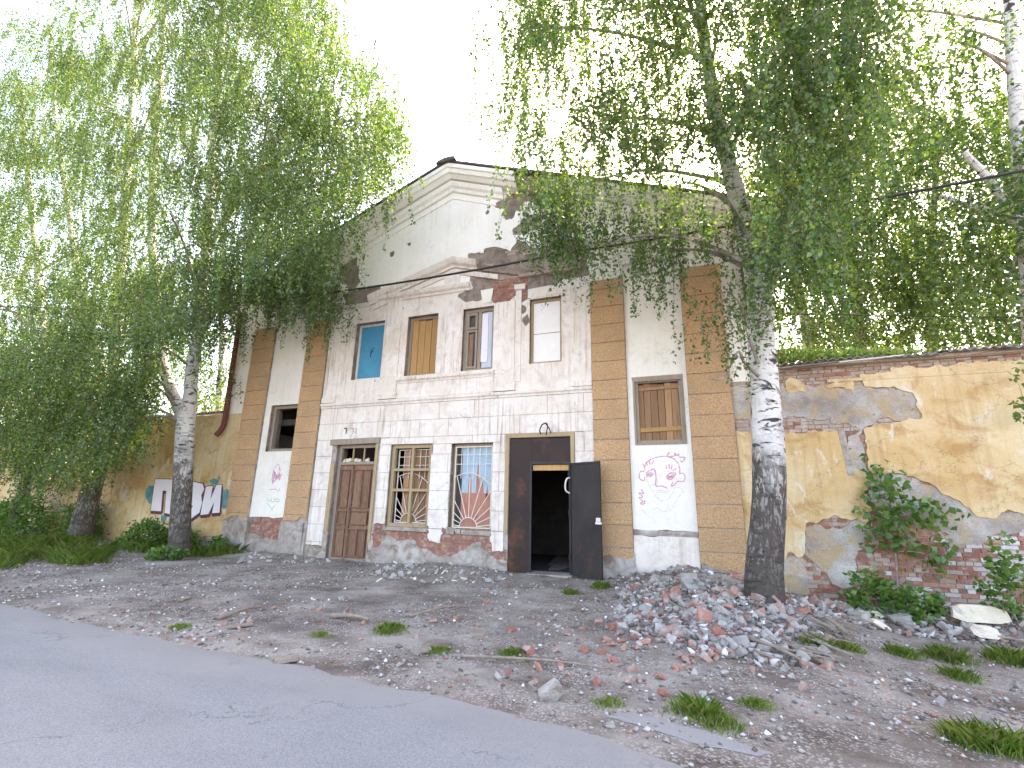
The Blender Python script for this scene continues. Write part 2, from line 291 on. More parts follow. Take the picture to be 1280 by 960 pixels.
m_leaf('grass_blade', [(0.05, (0.13, 0.25, 0.04)), (0.4, (0.24, 0.40, 0.065)), (0.7, (0.36, 0.47, 0.10)), (0.95, (0.50, 0.45, 0.22))],
       [(0.05, (0.20, 0.38, 0.035)), (0.4, (0.30, 0.50, 0.06)), (0.7, (0.42, 0.55, 0.10)), (0.95, (0.50, 0.46, 0.20))], 0.4, 0.9)

def m_wcement():
    t = NT('stained_cement')
    c = t.mix(t.ramp(t.noise(1.2, 8, 0.68), [(0.38, 0.0), (0.64, 1.0)]), (0.30, 0.26, 0.235), (0.60, 0.565, 0.53))
    c = t.mix(t.ramp(t.noise(1.9, 8, 0.7, None, 0.7), [(0.47, 0.0), (0.60, 0.85)]), c, (0.50, 0.35, 0.19))
    c = t.mix(t.ramp(t.noise(2.7, 9, 0.72, t.map((1, 1, 1.6)), 0.4), [(0.60, 0.0), (0.65, 0.9)]), c, (0.17, 0.125, 0.10))
    c = t.mix(t.ramp(t.noise(26, 6, 0.75), [(0.48, 0.0), (0.75, 0.6)]), c, (0.22, 0.18, 0.155))
    t.bump(t.math('ADD', t.math('MULTIPLY', t.noise(40, 6, 0.75), 0.6), t.noise(5, 7, 0.7)), 1.0, 0.03); MAT['stained_cement'] = t.done(c, 0.94)
m_wcement()

# ------------------------------------------------------------------ objects
def link(o, parent=None):
    COL.objects.link(o)
    if parent is not None:
        o.parent = parent
        w = Vector((0, 0, 0)); p = parent
        while p is not None: w = w + p.location; p = p.parent
        o.location = o.location - w                      # meshes are written in world coordinates; every parent is unrotated
    return o
def tag(o, label=None, cat=None, group=None, kind=None):
    for k, v in (('label', label), ('category', cat), ('group', group), ('kind', kind)):
        if v: o[k] = v
    return o
def empty(name, loc):
    o = bpy.data.objects.new(name, None); o.location = loc; o.empty_display_size = 0.3; COL.objects.link(o); return o
def mesh_obj(name, verts, faces, mat, parent=None, smooth=False):
    me = bpy.data.meshes.new(name); me.from_pydata([tuple(map(float, v)) for v in verts], [], faces); me.update()
    me.materials.append(MAT[mat])
    if smooth: me.polygons.foreach_set('use_smooth', [True]*len(me.polygons))
    return link(bpy.data.objects.new(name, me), parent)
def np_obj(name, V, F, mat, parent=None, smooth=False):   # fast path, faces all of one size
    me = bpy.data.meshes.new(name); V = np.asarray(V, np.float32); F = np.asarray(F, np.int32)
    me.vertices.add(len(V)); me.vertices.foreach_set('co', V.ravel())
    k = F.shape[1]; me.loops.add(F.size); me.loops.foreach_set('vertex_index', F.ravel())
    me.polygons.add(len(F)); me.polygons.foreach_set('loop_start', np.arange(0, F.size, k, dtype=np.int32))
    me.update(calc_edges=True)
    if smooth: me.polygons.foreach_set('use_smooth', np.ones(len(F), bool))
    me.materials.append(MAT[mat])
    return link(bpy.data.objects.new(name, me), parent)
class MB:
    def __init__(s): s.v = []; s.f = []
    def box(s, x0, x1, y0, y1, z0, z1, j=0.0):
        n = len(s.v)
        for x, y, z in ((x0,y0,z0),(x1,y0,z0),(x1,y1,z0),(x0,y1,z0),(x0,y0,z1),(x1,y0,z1),(x1,y1,z1),(x0,y1,z1)):
            s.v.append((x+random.uniform(-j, j), y+random.uniform(-j, j), z+random.uniform(-j, j)))
        s.f += [tuple(n+i for i in q) for q in ((0,3,2,1),(4,5,6,7),(0,1,5,4),(1,2,6,5),(2,3,7,6),(3,0,4,7))]
        return s
    def obox(s, p, ax, ay, az):                           # box from a corner and three edge vectors
        n = len(s.v); p, ax, ay, az = map(np.asarray, (p, ax, ay, az))
        for q in (p, p+ax, p+ax+ay, p+ay, p+az, p+ax+az, p+ax+ay+az, p+ay+az): s.v.append(tuple(q))
        s.f += [tuple(n+i for i in q) for q in ((0,3,2,1),(4,5,6,7),(0,1,5,4),(1,2,6,5),(2,3,7,6),(3,0,4,7))]
        return s
    def mould(s, x0, x1, prof, slope=0.0, xr=0.0):        # a (y, z) profile swept along x, sheared upward by slope
        n = len(s.v); k = len(prof); seg = max(1, int(abs(x1-x0)/0.5))
        for i in range(seg+1):
            x = x0+(x1-x0)*i/seg
            for y, z in prof: s.v.append((x, y, z+slope*(x-xr)))
        for i in range(seg):
            for q in range(k):
                a = n+i*k+q; b = n+i*k+(q+1) % k; s.f.append((a, b, b+k, a+k))
        s.f.append(tuple(n+q for q in range(k))[::-1]); s.f.append(tuple(n+seg*k+q for q in range(k)))
        return s
    def tube(s, pts, r, sides=8, cap=True):
        P = np.array(pts, float); n0 = len(s.v); R_ = np.broadcast_to(np.asarray(r, float), (len(P),))
        T = np.gradient(P, axis=0); T /= np.linalg.norm(T, axis=1)[:, None]+1e-12
        a = np.array([0.3, 0.9, 0.1]) if abs(T[0][1]) < 0.8 else np.array([1., 0, 0])
        u = np.cross(T[0], a); u /= np.linalg.norm(u)
        for i in range(len(P)):
            u = u-T[i]*(u@T[i]); u /= np.linalg.norm(u); w = np.cross(T[i], u)
            for k in range(sides):
                q = 2*math.pi*k/sides; s.v.append(tuple(P[i]+R_[i]*(math.cos(q)*u+math.sin(q)*w)))
        for i in range(len(P)-1):
            for k in range(sides):
                a_ = n0+i*sides+k; b_ = n0+i*sides+(k+1) % sides; s.f.append((a_, b_, b_+sides, a_+sides))
        if cap:
            s.f.append(tuple(n0+k for k in range(sides))[::-1]); s.f.append(tuple(n0+(len(P)-1)*sides+k for k in range(sides)))
        return s
    def poly(s, pts, y):                                  # flat face in a plane y = const from (x, z) points
        n = len(s.v); s.v += [(x, y, z) for x, z in pts]; s.f.append(tuple(range(n, n+len(pts)))); return s
    def ribbon(s, pts, w, y):
        P = np.array(pts, float); n = len(s.v)
        T = np.gradient(P, axis=0); T /= np.linalg.norm(T, axis=1)[:, None]+1e-9
        for i, (p, t) in enumerate(zip(P, T)):
            ww = w*random.uniform(0.7, 1.2)/2
            s.v.append((p[0]-t[1]*ww, y, p[1]+t[0]*ww)); s.v.append((p[0]+t[1]*ww, y, p[1]-t[0]*ww))
        for i in range(len(P)-1): a = n+2*i; s.f.append((a, a+1, a+3, a+2))
        return s
    def build(s, name, mat, parent=None, smooth=False): return mesh_obj(name, s.v, s.f, mat, parent, smooth)
def smooth_path(pts, n=8):
    P = np.array(pts, float)
    if len(P) < 3: return P
    Q = np.vstack([2*P[0]-P[1], P, 2*P[-1]-P[-2]]); out = []
    for i in range(1, len(Q)-2):
        for t in np.linspace(0, 1, n, endpoint=False):
            a, b, c, d = Q[i-1], Q[i], Q[i+1], Q[i+2]
            out.append(0.5*((2*b)+(c-a)*t+(2*a-5*b+4*c-d)*t*t+(3*b-a-3*c+d)*t**3))
    out.append(P[-1]); return np.array(out)
def sheet(name, xs, zs, F, holes, yf, yb, mat, parent, wob=0.004, seed=0):
    """Skin in a plane y = yf, kept where F > 0 and outside the hole rectangles, its rim running back to yb."""
    xs = np.asarray(xs); zs = np.asarray(zs); nx, nz = len(xs), len(zs)
    V = []; key = {}; faces = []
    def vid(k, x, z):
        i = key.get(k)
        if i is None: i = key[k] = len(V); V.append((x, z))
        return i
    xc = (xs[:-1]+xs[1:])/2; zc = (zs[:-1]+zs[1:])/2
    dead = np.zeros((nx-1, nz-1), bool)
    for a, b, c, d in holes: dead |= ((xc > a) & (xc < b))[:, None] & ((zc > c) & (zc < d))[None, :]
    pos = F > 0
    for i in range(nx-1):
        for j in range(nz-1):
            if dead[i, j]: continue
            C = ((i, j), (i+1, j), (i+1, j+1), (i, j+1)); pf = [pos[c] for c in C]
            if not any(pf): continue
            f = []
            for q in range(4):
                c0 = C[q]; c1 = C[(q+1) % 4]
                if pf[q]: f.append(vid(c0, xs[c0[0]], zs[c0[1]]))
                if pf[q] != pf[(q+1) % 4]:
                    k = (min(c0, c1), max(c0, c1)); f0 = F[k[0]]; f1 = F[k[1]]; t = f0/(f0-f1)
                    t = min(max(t, 0.02), 0.98)
                    f.append(vid(k, xs[k[0][0]]+(xs[k[1][0]]-xs[k[0][0]])*t, zs[k[0][1]]+(zs[k[1][1]]-zs[k[0][1]])*t))
            if len(f) >= 3: faces.append(tuple(f))
    if not faces: return None
    A = np.array(V); w = fbm(A[:, 0]*2.2, A[:, 1]*2.2, 40+seed, 3)*wob
    verts = [(x, yf-abs(wob)+dw, z) for (x, z), dw in zip(V, w)]
    ed = set()
    for f in faces:
        for q in range(len(f)): ed.add((f[q], f[(q+1) % len(f)]))
    back = {}
    for a, b in list(ed):
        if (b, a) in ed: continue
        for k in (a, b):
            if k not in back: back[k] = len(verts); verts.append((V[k][0], yb, V[k][1]))
        faces.append((b, a, back[a], back[b]))
    return mesh_obj(name, verts, faces, mat, parent)
def lines(a, b, step, extra=()):
    v = list(np.linspace(a, b, max(2, int(round((b-a)/step))+1))); ex = [e for e in extra if a < e < b]
    v = [q for q in v if all(abs(q-e) > step*0.35 for e in ex) or q in (v[0], v[-1])]
    return np.array(sorted(set(v+ex)))

# ------------------------------------------------------------------ ground and road
def sstep(a, b, x):
    t = np.clip((np.asarray(x, float)-a)/(b-a), 0, 1); return t*t*(3-2*t)
def ground_h(x, y):
    x = np.asarray(x, float); y = np.asarray(y, float)
    near = sstep(-60, -30, x)*(1-sstep(20, 40, x))*sstep(-30, -20, y)
    off = sstep(-8.4, -7.2, y)
    z = -0.30*sstep(0.6, 3.2, x)*sstep(-8.5, -3.5, y)*(1-sstep(0.2, 2.0, y))
    z = z + off*near*(0.05*fbm(x*0.45, y*0.45, 3, 4)+0.025*fbm(x*2.3, y*2.3, 8, 3))
    heap = 0.36*np.exp(-((x+0.1)/1.3)**2-((y+0.5)/0.9)**2)+0.20*np.exp(-((x-0.7)/1.2)**2-((y+2.0)/0.9)**2)
    heap = heap+0.24*np.exp(-((y+0.75)/0.55)**2)*sstep(1.4, 2.4, x)*(0.6+0.5*vnoise(x*1.2, y*0+3, 5))
    heap = heap+0.16*np.exp(-((x+6.2)/1.5)**2-((y+0.5)/0.5)**2)+0.12*np.exp(-((x+11.6)/1.6)**2-((y+0.4)/0.4)**2)
    heap = heap+0.14*np.exp(-((y+1.2)/0.9)**2)*sstep(14.6, 16.0, -x)
    return z+heap*sstep(0.35, -0.0, y)*(0.85+0.3*vnoise(x*4, y*4, 6))
def gnd(px, py):
    d = ray(px, py); z = 0.0
    for _ in range(12):
        p = CAMPOS+d*((z-CAMPOS[2])/d[2]); z = 0.5*z+0.5*float(ground_h(p[0], p[1]))
    return np.array([p[0], p[1], z])
gx = np.concatenate([[-900, -400, -200, -100, -60, -45, -38], np.arange(-33, -24, 0.4), np.arange(-24, 11, 0.10), np.arange(11, 16, 0.5), [18, 24, 40, 80, 200, 400, 900]])
gy = np.concatenate([[-900, -300, -100, -50, -30, -20, -15], np.arange(-13, -9, 0.4), np.arange(-9, 0.4, 0.10), [0.8, 2, 6, 14, 30, 60, 150, 400, 900]])
GX, GY = np.meshgrid(gx, gy, indexing='ij'); GZ = ground_h(GX, GY)
nI = np.arange(len(gx)*len(gy)).reshape(len(gx), len(gy))
gf = np.stack([nI[:-1, :-1], nI[1:, :-1], nI[1:, 1:], nI[:-1, 1:]], -1).reshape(-1, 4)
tag(np_obj('ground', np.stack([GX, GY, GZ], -1).reshape(-1, 3), gf, 'ground', None, True), 'grey gravelly bare ground strewn with debris', 'ground', None, 'structure')
def road_edge(x):
    x = np.asarray(x, float)
    return np.interp(x, [-26, -9.88, -3.75, -1.9, -0.9, -0.11, 1.2, 3.0], [-6.6, -7.26, -7.62, -7.74, -7.9, -8.14, -8.75, -9.7])+0.10*fbm(x*0.9, x*0+2.0, 21, 5)+0.05*fbm(x*4.5, x*0+5.0, 22, 3)
rx = np.concatenate([[-400, -120, -60, -40, -30], np.arange(-26, 6, 0.08), [8, 12, 20, 60, 300]])
rv = []; rf = []
rows = (0.0, 0.12, 0.5, 1.5, 3.0, 4.6, 7.0)
for i, x in enumerate(rx):
    for k, r in enumerate(rows):
        y = float(road_edge(np.clip(x, -26, 3)))-r
        rv.append((x, y, float(ground_h(x, y))*(1 if k == 0 else 0.0)+(0.006 if k == 0 else 0.022 if k == 1 else 0.03)))
K = len(rows)
for i in range(len(rx)-1):
    for k in range(K-1): a = i*K+k; rf.append((a, a+1, a+K+1, a+K))
tag(mesh_obj('road', rv, rf, 'asphalt', None, True), 'worn pale grey asphalt road with ragged edge', 'road', None, 'structure')
# a scrap of old asphalt beside the road
_c = gnd(852, 916); pv = [(_c[0], _c[1], float(ground_h(_c[0], _c[1]))+0.012)]; pn = 44; pf = []
for ri, rr in enumerate((0.3, 0.6, 0.85, 1.0)):
    for k in range(pn):
        q = 2*math.pi*k/pn; r = rr*(1+0.35*float(fbm(3*math.cos(q), 3*math.sin(q), 77, 4)))
        x = _c[0]+0.55*r*math.cos(q); y = _c[1]+0.13*r*math.sin(q)-0.10*r*math.cos(q); pv.append((x, y, float(ground_h(x, y))+(0.012 if rr < 1 else 0.003)))
    for k in range(pn):
        if ri == 0: pf.append((0, 1+k, 1+(k+1) % pn))
        else: a0 = 1+(ri-1)*pn; b0 = 1+ri*pn; pf.append((a0+k, b0+k, b0+(k+1) % pn, a0+(k+1) % pn))
tag(mesh_obj('pavement', pv, pf, 'asphalt', None, True), 'small leftover scrap of pale asphalt in the gravel', 'pavement', None, 'structure')

# ------------------------------------------------------------------ the abandoned building
XL, XR, XC = -15.22, 1.9, -6.62
EAVE, APEX = 8.62, 12.0
SL = (APEX-EAVE)/(XC-XL)
def rake(x): return APEX-SL*np.abs(np.asarray(x)-XC)
B = tag(empty('abandoned_building', (XC, 0, 0)), 'derelict two-storey gabled building with peeling white plaster and tan pilasters', 'building')
W1 = (-9.92, -8.82, 5.35, 7.25); W2 = (-7.97, -6.90, 5.33, 7.25); W3 = (-6.06, -5.07, 5.33, 7.25); W4 = (-3.98, -3.06, 5.37, 7.28)
D1 = (-10.16, -8.74, -0.3, 3.32); G1 = (-8.20, -6.85, 0.97, 3.27); G2 = (-6.22, -4.98, 0.96, 3.25); D2 = (-4.50, -2.84, -0.3, 3.35)
LW = (-13.06, -11.90, 3.16, 4.70); RW = (-1.20, -0.10, 3.12, 4.70)
OPEN = [W1, W2, W3, W4, D1, G1, G2, D2, LW, RW]
ex = [q for o in OPEN for q in o[:2]]; ez = [q for o in OPEN for q in o[2:]]
xs = lines(XL, XR, 0.4, ex+[XC]); zs = lines(-0.6, APEX, 0.4, ez)
X, Z = np.meshgrid(xs, zs, indexing='ij')
sheet('front_wall', xs, zs, rake(X)-Z, OPEN, 0.0, 0.48, 'rough_render', B, 0.0)
DEP = 13.0
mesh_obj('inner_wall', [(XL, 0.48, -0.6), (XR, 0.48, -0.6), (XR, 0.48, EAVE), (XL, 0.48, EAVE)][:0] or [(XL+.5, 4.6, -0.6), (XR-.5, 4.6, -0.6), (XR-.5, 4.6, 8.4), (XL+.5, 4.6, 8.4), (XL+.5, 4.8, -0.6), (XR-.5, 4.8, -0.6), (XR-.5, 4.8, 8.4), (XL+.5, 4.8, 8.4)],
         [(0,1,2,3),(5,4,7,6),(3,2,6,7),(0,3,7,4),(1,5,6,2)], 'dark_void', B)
MB().box(XL, XL+0.45, 0.483, DEP, -0.6, EAVE-0.05).build('side_wall', 'panel_plaster', B)
MB().box(XR-0.45, XR, 0.483, DEP, -0.6, EAVE-0.05).build('side_wall', 'panel_plaster', B)
MB().box(XL, XR, DEP+0.003, DEP+0.4, -0.6, EAVE-0.05).build('back_wall', 'panel_plaster', B)
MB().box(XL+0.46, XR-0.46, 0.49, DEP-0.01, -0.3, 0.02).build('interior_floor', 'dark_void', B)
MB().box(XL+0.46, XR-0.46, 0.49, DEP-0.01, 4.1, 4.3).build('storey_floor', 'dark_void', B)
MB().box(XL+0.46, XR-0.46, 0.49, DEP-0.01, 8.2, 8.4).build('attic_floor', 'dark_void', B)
# roof: two iron planes with eaves, ridge cap
rm = MB()
for sgn in (-1, 1):
    xe = XC+sgn*9.25; xi = XC
    def zr(x, o): return APEX+0.16+o-SL*abs(x-XC)
    n = len(rm.v)
    for yy in (-0.58, DEP+0.5):
        for x, o in ((xi, 0.0), (xe, 0.0), (xe, 0.07), (xi, 0.07)): rm.v.append((x, yy, zr(x, o)))
    rm.f += [tuple(n+i for i in q) for q in ((0,1,5,4),(2,3,7,6),(1,2,6,5),(0,3,2,1),(4,5,6,7))]
roof = rm.build('roof', 'roof_iron', B)
cap = MB()
_p = [(-0.36, 0.0), (-0.28, 0.09), (-0.10, 0.14), (0.14, 0.15), (0.30, 0.12), (0.34, 0.02)]
n = 0
for yy in (-0.66, 0.9): cap.v += [(XC+a, yy, APEX+0.10+b) for a, b in _p]
cap.f = [tuple(range(6)), tuple(range(11, 5, -1))]+[(i, i+6, (i+1) % 6+6, (i+1) % 6) for i in range(6)]
cap.build('ridge_cap', 'roof_iron', roof)
# seams on the roof edge
for sgn in (-1, 1):
    m = MB()
    for k in range(1, 13):
        x = XC+sgn*k*0.72; z = APEX+0.22-SL*abs(x-XC); m.box(x-0.012, x+0.012, -0.575, 3.0, z-0.0, z+0.035)
    tag(m.build('standing_seam', 'roof_iron', roof), kind='stuff')

# plaster coat of the upper centre and the gable, with the fallen patches
def zp(pts, ox, oy, k): return [fz(ox+a/k, oy+b/k) for a, b in pts]
damage = [
 zp([(320,235),(385,205),(480,140),(575,120),(700,140),(720,215),(600,240),(520,235),(490,290),(450,300),(440,345),(375,355),(368,300),(376,272),(325,262)], 560, 210, 5.333),
 zp([(520,310),(575,302),(640,330),(620,400),(560,415),(545,440),(430,462),(420,400),(470,385),(490,355),(515,345)], 560, 210, 5.333),
 zp([(140,580),(235,555),(240,535),(370,528),(415,560),(445,530),(460,490),(520,482),(550,520),(610,535),(640,515),(720,500),(830,470),(940,480),(950,740),(740,755),(640,800),(600,860),(540,880),(475,880),(470,820),(400,900),(330,930),(300,870),(120,905),(70,870),(60,850),(170,800),(150,740),(170,690),(260,680),(160,640)], 560, 210, 5.333),
 [fz(*p) for p in ((424,330),(446,319),(449,343),(453,354),(440,364),(424,352))],
 [fz(*p) for p in ((430,365),(477,357),(476,378),(432,386))],
 [fz(*p) for p in ((487,316),(495,313),(492,321),(488,322))], [fz(*p) for p in ((509,305),(515,302),(513,309))],
 [fz(*p) for p in ((452,322),(458,316),(455,328))], [fz(*p) for p in ((640,246),(646,240),(649,262),(640,262))],
 [fz(*p) for p in ((652,400),(660,392),(664,402),(657,410))]]
xs = lines(XL, XR, 0.055, ex+[-10.94, -2.25]); zs = lines(4.62, APEX, 0.055, ez+[8.40])
X, Z = np.meshgrid(xs, zs, indexing='ij')
F = rake(X)-Z
jag = 0.10*fbm(X*3.1, Z*3.1, 5, 4)+0.05*(np.round(fbm(X*7, Z*9, 9, 2)*3)/3)
for d in damage:
    s_ = sdf(d, X, Z); F = np.minimum(F, -(s_+jag*np.clip(np.max(s_)*3, 0.15, 1)))
for cx, cz, r in ((-8.2, 7.55, .06), (-9.0, 5.25, .05), (-8.73, 5.1, .05), (-4.2, 7.0, .12), (-5.4, 10.4, .05), (-7.9, 10.2, .04)):
    F = np.minimum(F, np.hypot(X-cx, Z-cz)-r-jag*0.5)
holes = OPEN[:4]+[(XL, -10.94, 4.6, 8.40), (-2.25, XR, 4.6, 8.40)]
coat = sheet('plaster_coat', xs, zs, F, holes, -0.022, -0.0005, 'cream_plaster', B, 0.006)
coat.data.materials.append(MAT['white_plaster'])
mi = np.zeros(len(coat.data.polygons), np.int32)
for p in coat.data.polygons:
    if p.center[2] < 8.1: mi[p.index] = 1
coat.data.polygons.foreach_set('material_index', mi)

# bare brickwork in the patches (joined: each brick only a few pixels)
def brickwork(name, rects, mat, parent, keep=lambda x, z: True, yb=-0.001, d=0.010, grow=0.0):
    m = MB()
    for x0, x1, z0, z1 in rects:
        k = 0; z = z0
        while z < z1:
            x = x0-random.uniform(0, 0.2); k += 1
            while x < x1:
                L = 0.245 if (k % 3) else 0.12
                a = max(x, x0); b = min(x+L, x1)
                if b-a > 0.05 and keep((a+b)/2, z+0.035): m.box(a, b, yb-d*random.uniform(0.3, 1.3), yb+0.02, z, z+0.07, 0.003)
                x += L+0.012
            z += 0.083
    return tag(m.build(name, mat, parent), kind='stuff')
brickwork('brickwork', [(-5.15, -4.05, 7.35, 7.95)], 'red_brick', B, lambda x, z: fbm(x*1.2, z*2.2, 3, 3) > -0.3)
brickwork('brickwork', [(-6.05, -2.4, 8.05, 8.95)], 'grimy_brick', B, lambda x, z: fbm(x*1.1, z*2.6, 13, 3) > 0.05)
brickwork('brickwork', [(-5.4, -3.3, 10.75, 11.2)], 'red_brick', B, lambda x, z: z < rake(x)-0.5)

# mouldings
def part(name, mat, fn, parent=B):
    m = MB(); fn(m); return m.build(name, mat, parent)
# raking cornice of the main gable, in three steps, broken off for a stretch on one slope
zr0 = APEX
prof1 = [(-0.001, -0.30), (-0.30, -0.26), (-0.40, -0.16), (-0.46, -0.14), (-0.50, -0.02), (-0.55, 0.0), (-0.55, 0.13), (-0.001, 0.13)]
prof2 = [(-0.001, -0.62), (-0.10, -0.60), (-0.13, -0.50), (-0.20, -0.44), (-0.24, -0.33), (-0.24, -0.303), (-0.001, -0.303)]
prof3 = [(-0.001, -0.86), (-0.055, -0.85), (-0.06, -0.78), (-0.001, -0.77)]
for prof, brk in ((prof1, (-4.35, -3.3)), (prof2, (-4.85, -3.0)), (prof3, (-5.1, -3.2))):
    p = [(y, z+zr0) for y, z in prof]
    part('raking_cornice', 'cream_plaster', lambda m: m.mould(XC-9.0, XC, p, SL, XC))
    part('raking_cornice', 'cream_plaster', lambda m: m.mould(XC, brk[0], p, -SL, XC))
    part('raking_cornice', 'cream_plaster', lambda m: m.mould(brk[1], XC+9.0, p, -SL, XC))
pb = [(y*0.7, z+zr0) for y, z in prof1]
part('broken_cornice', 'rough_render', lambda m: m.mould(-4.347, -3.303, pb, -SL, XC))
# entablature over the side bays
for x0, x1 in ((-14.32, -10.90), (-2.29, 1.03)):
    part('architrave', 'panel_plaster', lambda m: m.mould(x0, x1, [(-0.001, 7.88), (-0.115, 7.88), (-0.115, 7.98), (-0.145, 8.0), (-0.17, 8.1), (-0.19, 8.11), (-0.19, 8.16), (-0.001, 8.18)]))
    part('frieze', 'panel_plaster', lambda m: m.mould(x0+0.02, x1-0.02, [(-0.001, 8.183), (-0.10, 8.183), (-0.10, 8.40), (-0.001, 8.40)]))
for x0, x1 in ((XL-0.1, -10.5), (-2.6, XR+0.1)):
    part('eave_cornice', 'panel_plaster', lambda m: m.mould(x0, x1, [(-0.001, 8.403), (-0.12, 8.403), (-0.14, 8.46), (-0.22, 8.5), (-0.26, 8.58), (-0.3, 8.6), (-0.3, 8.66), (-0.001, 8.72)]))
# small pediment over the middle windows, its far half gone
PS = 0.285; PX = -6.42
part('pediment_moulding', 'white_plaster', lambda m: m.mould(-9.42, PX, [(-0.02, 8.66), (-0.12, 8.66), (-0.13, 8.72), (-0.22, 8.78), (-0.26, 8.86), (-0.28, 8.94), (-0.02, 8.98)], PS, PX))
part('pediment_moulding', 'white_plaster', lambda m: m.mould(-9.30, PX, [(-0.02, 8.46), (-0.08, 8.46), (-0.10, 8.56), (-0.10, 8.60), (-0.02, 8.61)], PS, PX))
part('pediment_moulding', 'white_plaster', lambda m: m.mould(PX, -5.62, [(-0.02, 8.66), (-0.12, 8.66), (-0.13, 8.72), (-0.22, 8.78), (-0.26, 8.86), (-0.28, 8.94), (-0.02, 8.98)], -PS, PX))
part('pediment_moulding', 'white_plaster', lambda m: m.mould(PX, -4.95, [(-0.02, 8.46), (-0.08, 8.46), (-0.10, 8.56), (-0.10, 8.60), (-0.02, 8.61)], -PS, PX))
part('broken_moulding', 'rough_render', lambda m: m.mould(-5.617, -3.9, [(-0.0, 8.66), (-0.08, 8.68), (-0.10, 8.76), (-0.14, 8.84), (-0.0, 8.9)], -PS, PX))
part('broken_moulding', 'grimy_brick', lambda m: m.mould(-4.3, -2.5, [(-0.0, 7.98), (-0.10, 7.99), (-0.14, 8.06), (-0.0, 8.12)]))
part('entablature_band', 'white_plaster', lambda m: m.mould(-9.36, -5.86, [(-0.02, 7.84), (-0.07, 7.84), (-0.09, 7.9), (-0.16, 7.95), (-0.19, 8.03), (-0.19, 8.06), (-0.02, 8.08)]))
part('entablature_band', 'white_plaster', lambda m: m.mould(-10.90, -9.363, [(-0.02, 7.80), (-0.06, 7.80), (-0.08, 7.87), (-0.12, 7.92), (-0.02, 7.94)]))
part('keystone', 'white_plaster', lambda m: m.mould(-6.72, -6.22, [(-0.02, 8.09), (-0.07, 8.09), (-0.10, 8.5), (-0.02, 8.5)]))
# string course, sill band, apron, strip pilasters
part('string_course', 'white_plaster', lambda m: m.mould(-10.94, -2.25, [(-0.0, 4.47), (-0.05, 4.47), (-0.06, 4.52), (-0.10, 4.55), (-0.11, 4.62), (-0.0, 4.64)]))
part('sill_band', 'white_plaster', lambda m: m.mould(-8.18, -4.99, [(-0.02, 5.10), (-0.06, 5.10), (-0.08, 5.15), (-0.13, 5.19), (-0.14, 5.26), (-0.02, 5.28)]))
part('apron', 'white_plaster', lambda m: m.box(-8.16, -5.01, -0.045, -0.02, 4.66, 5.097))
for x0, x1, top in ((-8.74, -8.19, 7.83), (-4.98, -4.40, 7.30)):
    part('strip_pilaster', 'white_plaster', lambda m: m.box(x0, x1, -0.075, -0.02, 4.87, top))
    part('pilaster_base', 'white_plaster', lambda m: m.mould(x0-0.04, x1+0.04, [(-0.02, 4.643), (-0.12, 4.643), (-0.12, 4.76), (-0.09, 4.8), (-0.08, 4.867), (-0.02, 4.867)]))
part('strip_pilaster', 'white_plaster', lambda m: m.box(-4.40+0.003, -4.22, -0.05, -0.02, 4.9, 7.6))
for x0, x1 in ((-10.93, -10.42), (-2.80, -2.26)):
    part('strip_pilaster', 'white_plaster', lambda m: m.box(x0, x1, -0.055, -0.02, 4.80, 7.74))
    part('pilaster_base', 'white_plaster', lambda m: m.box(x0-0.0, x1+0.0, -0.085, -0.02, 4.643, 4.797))

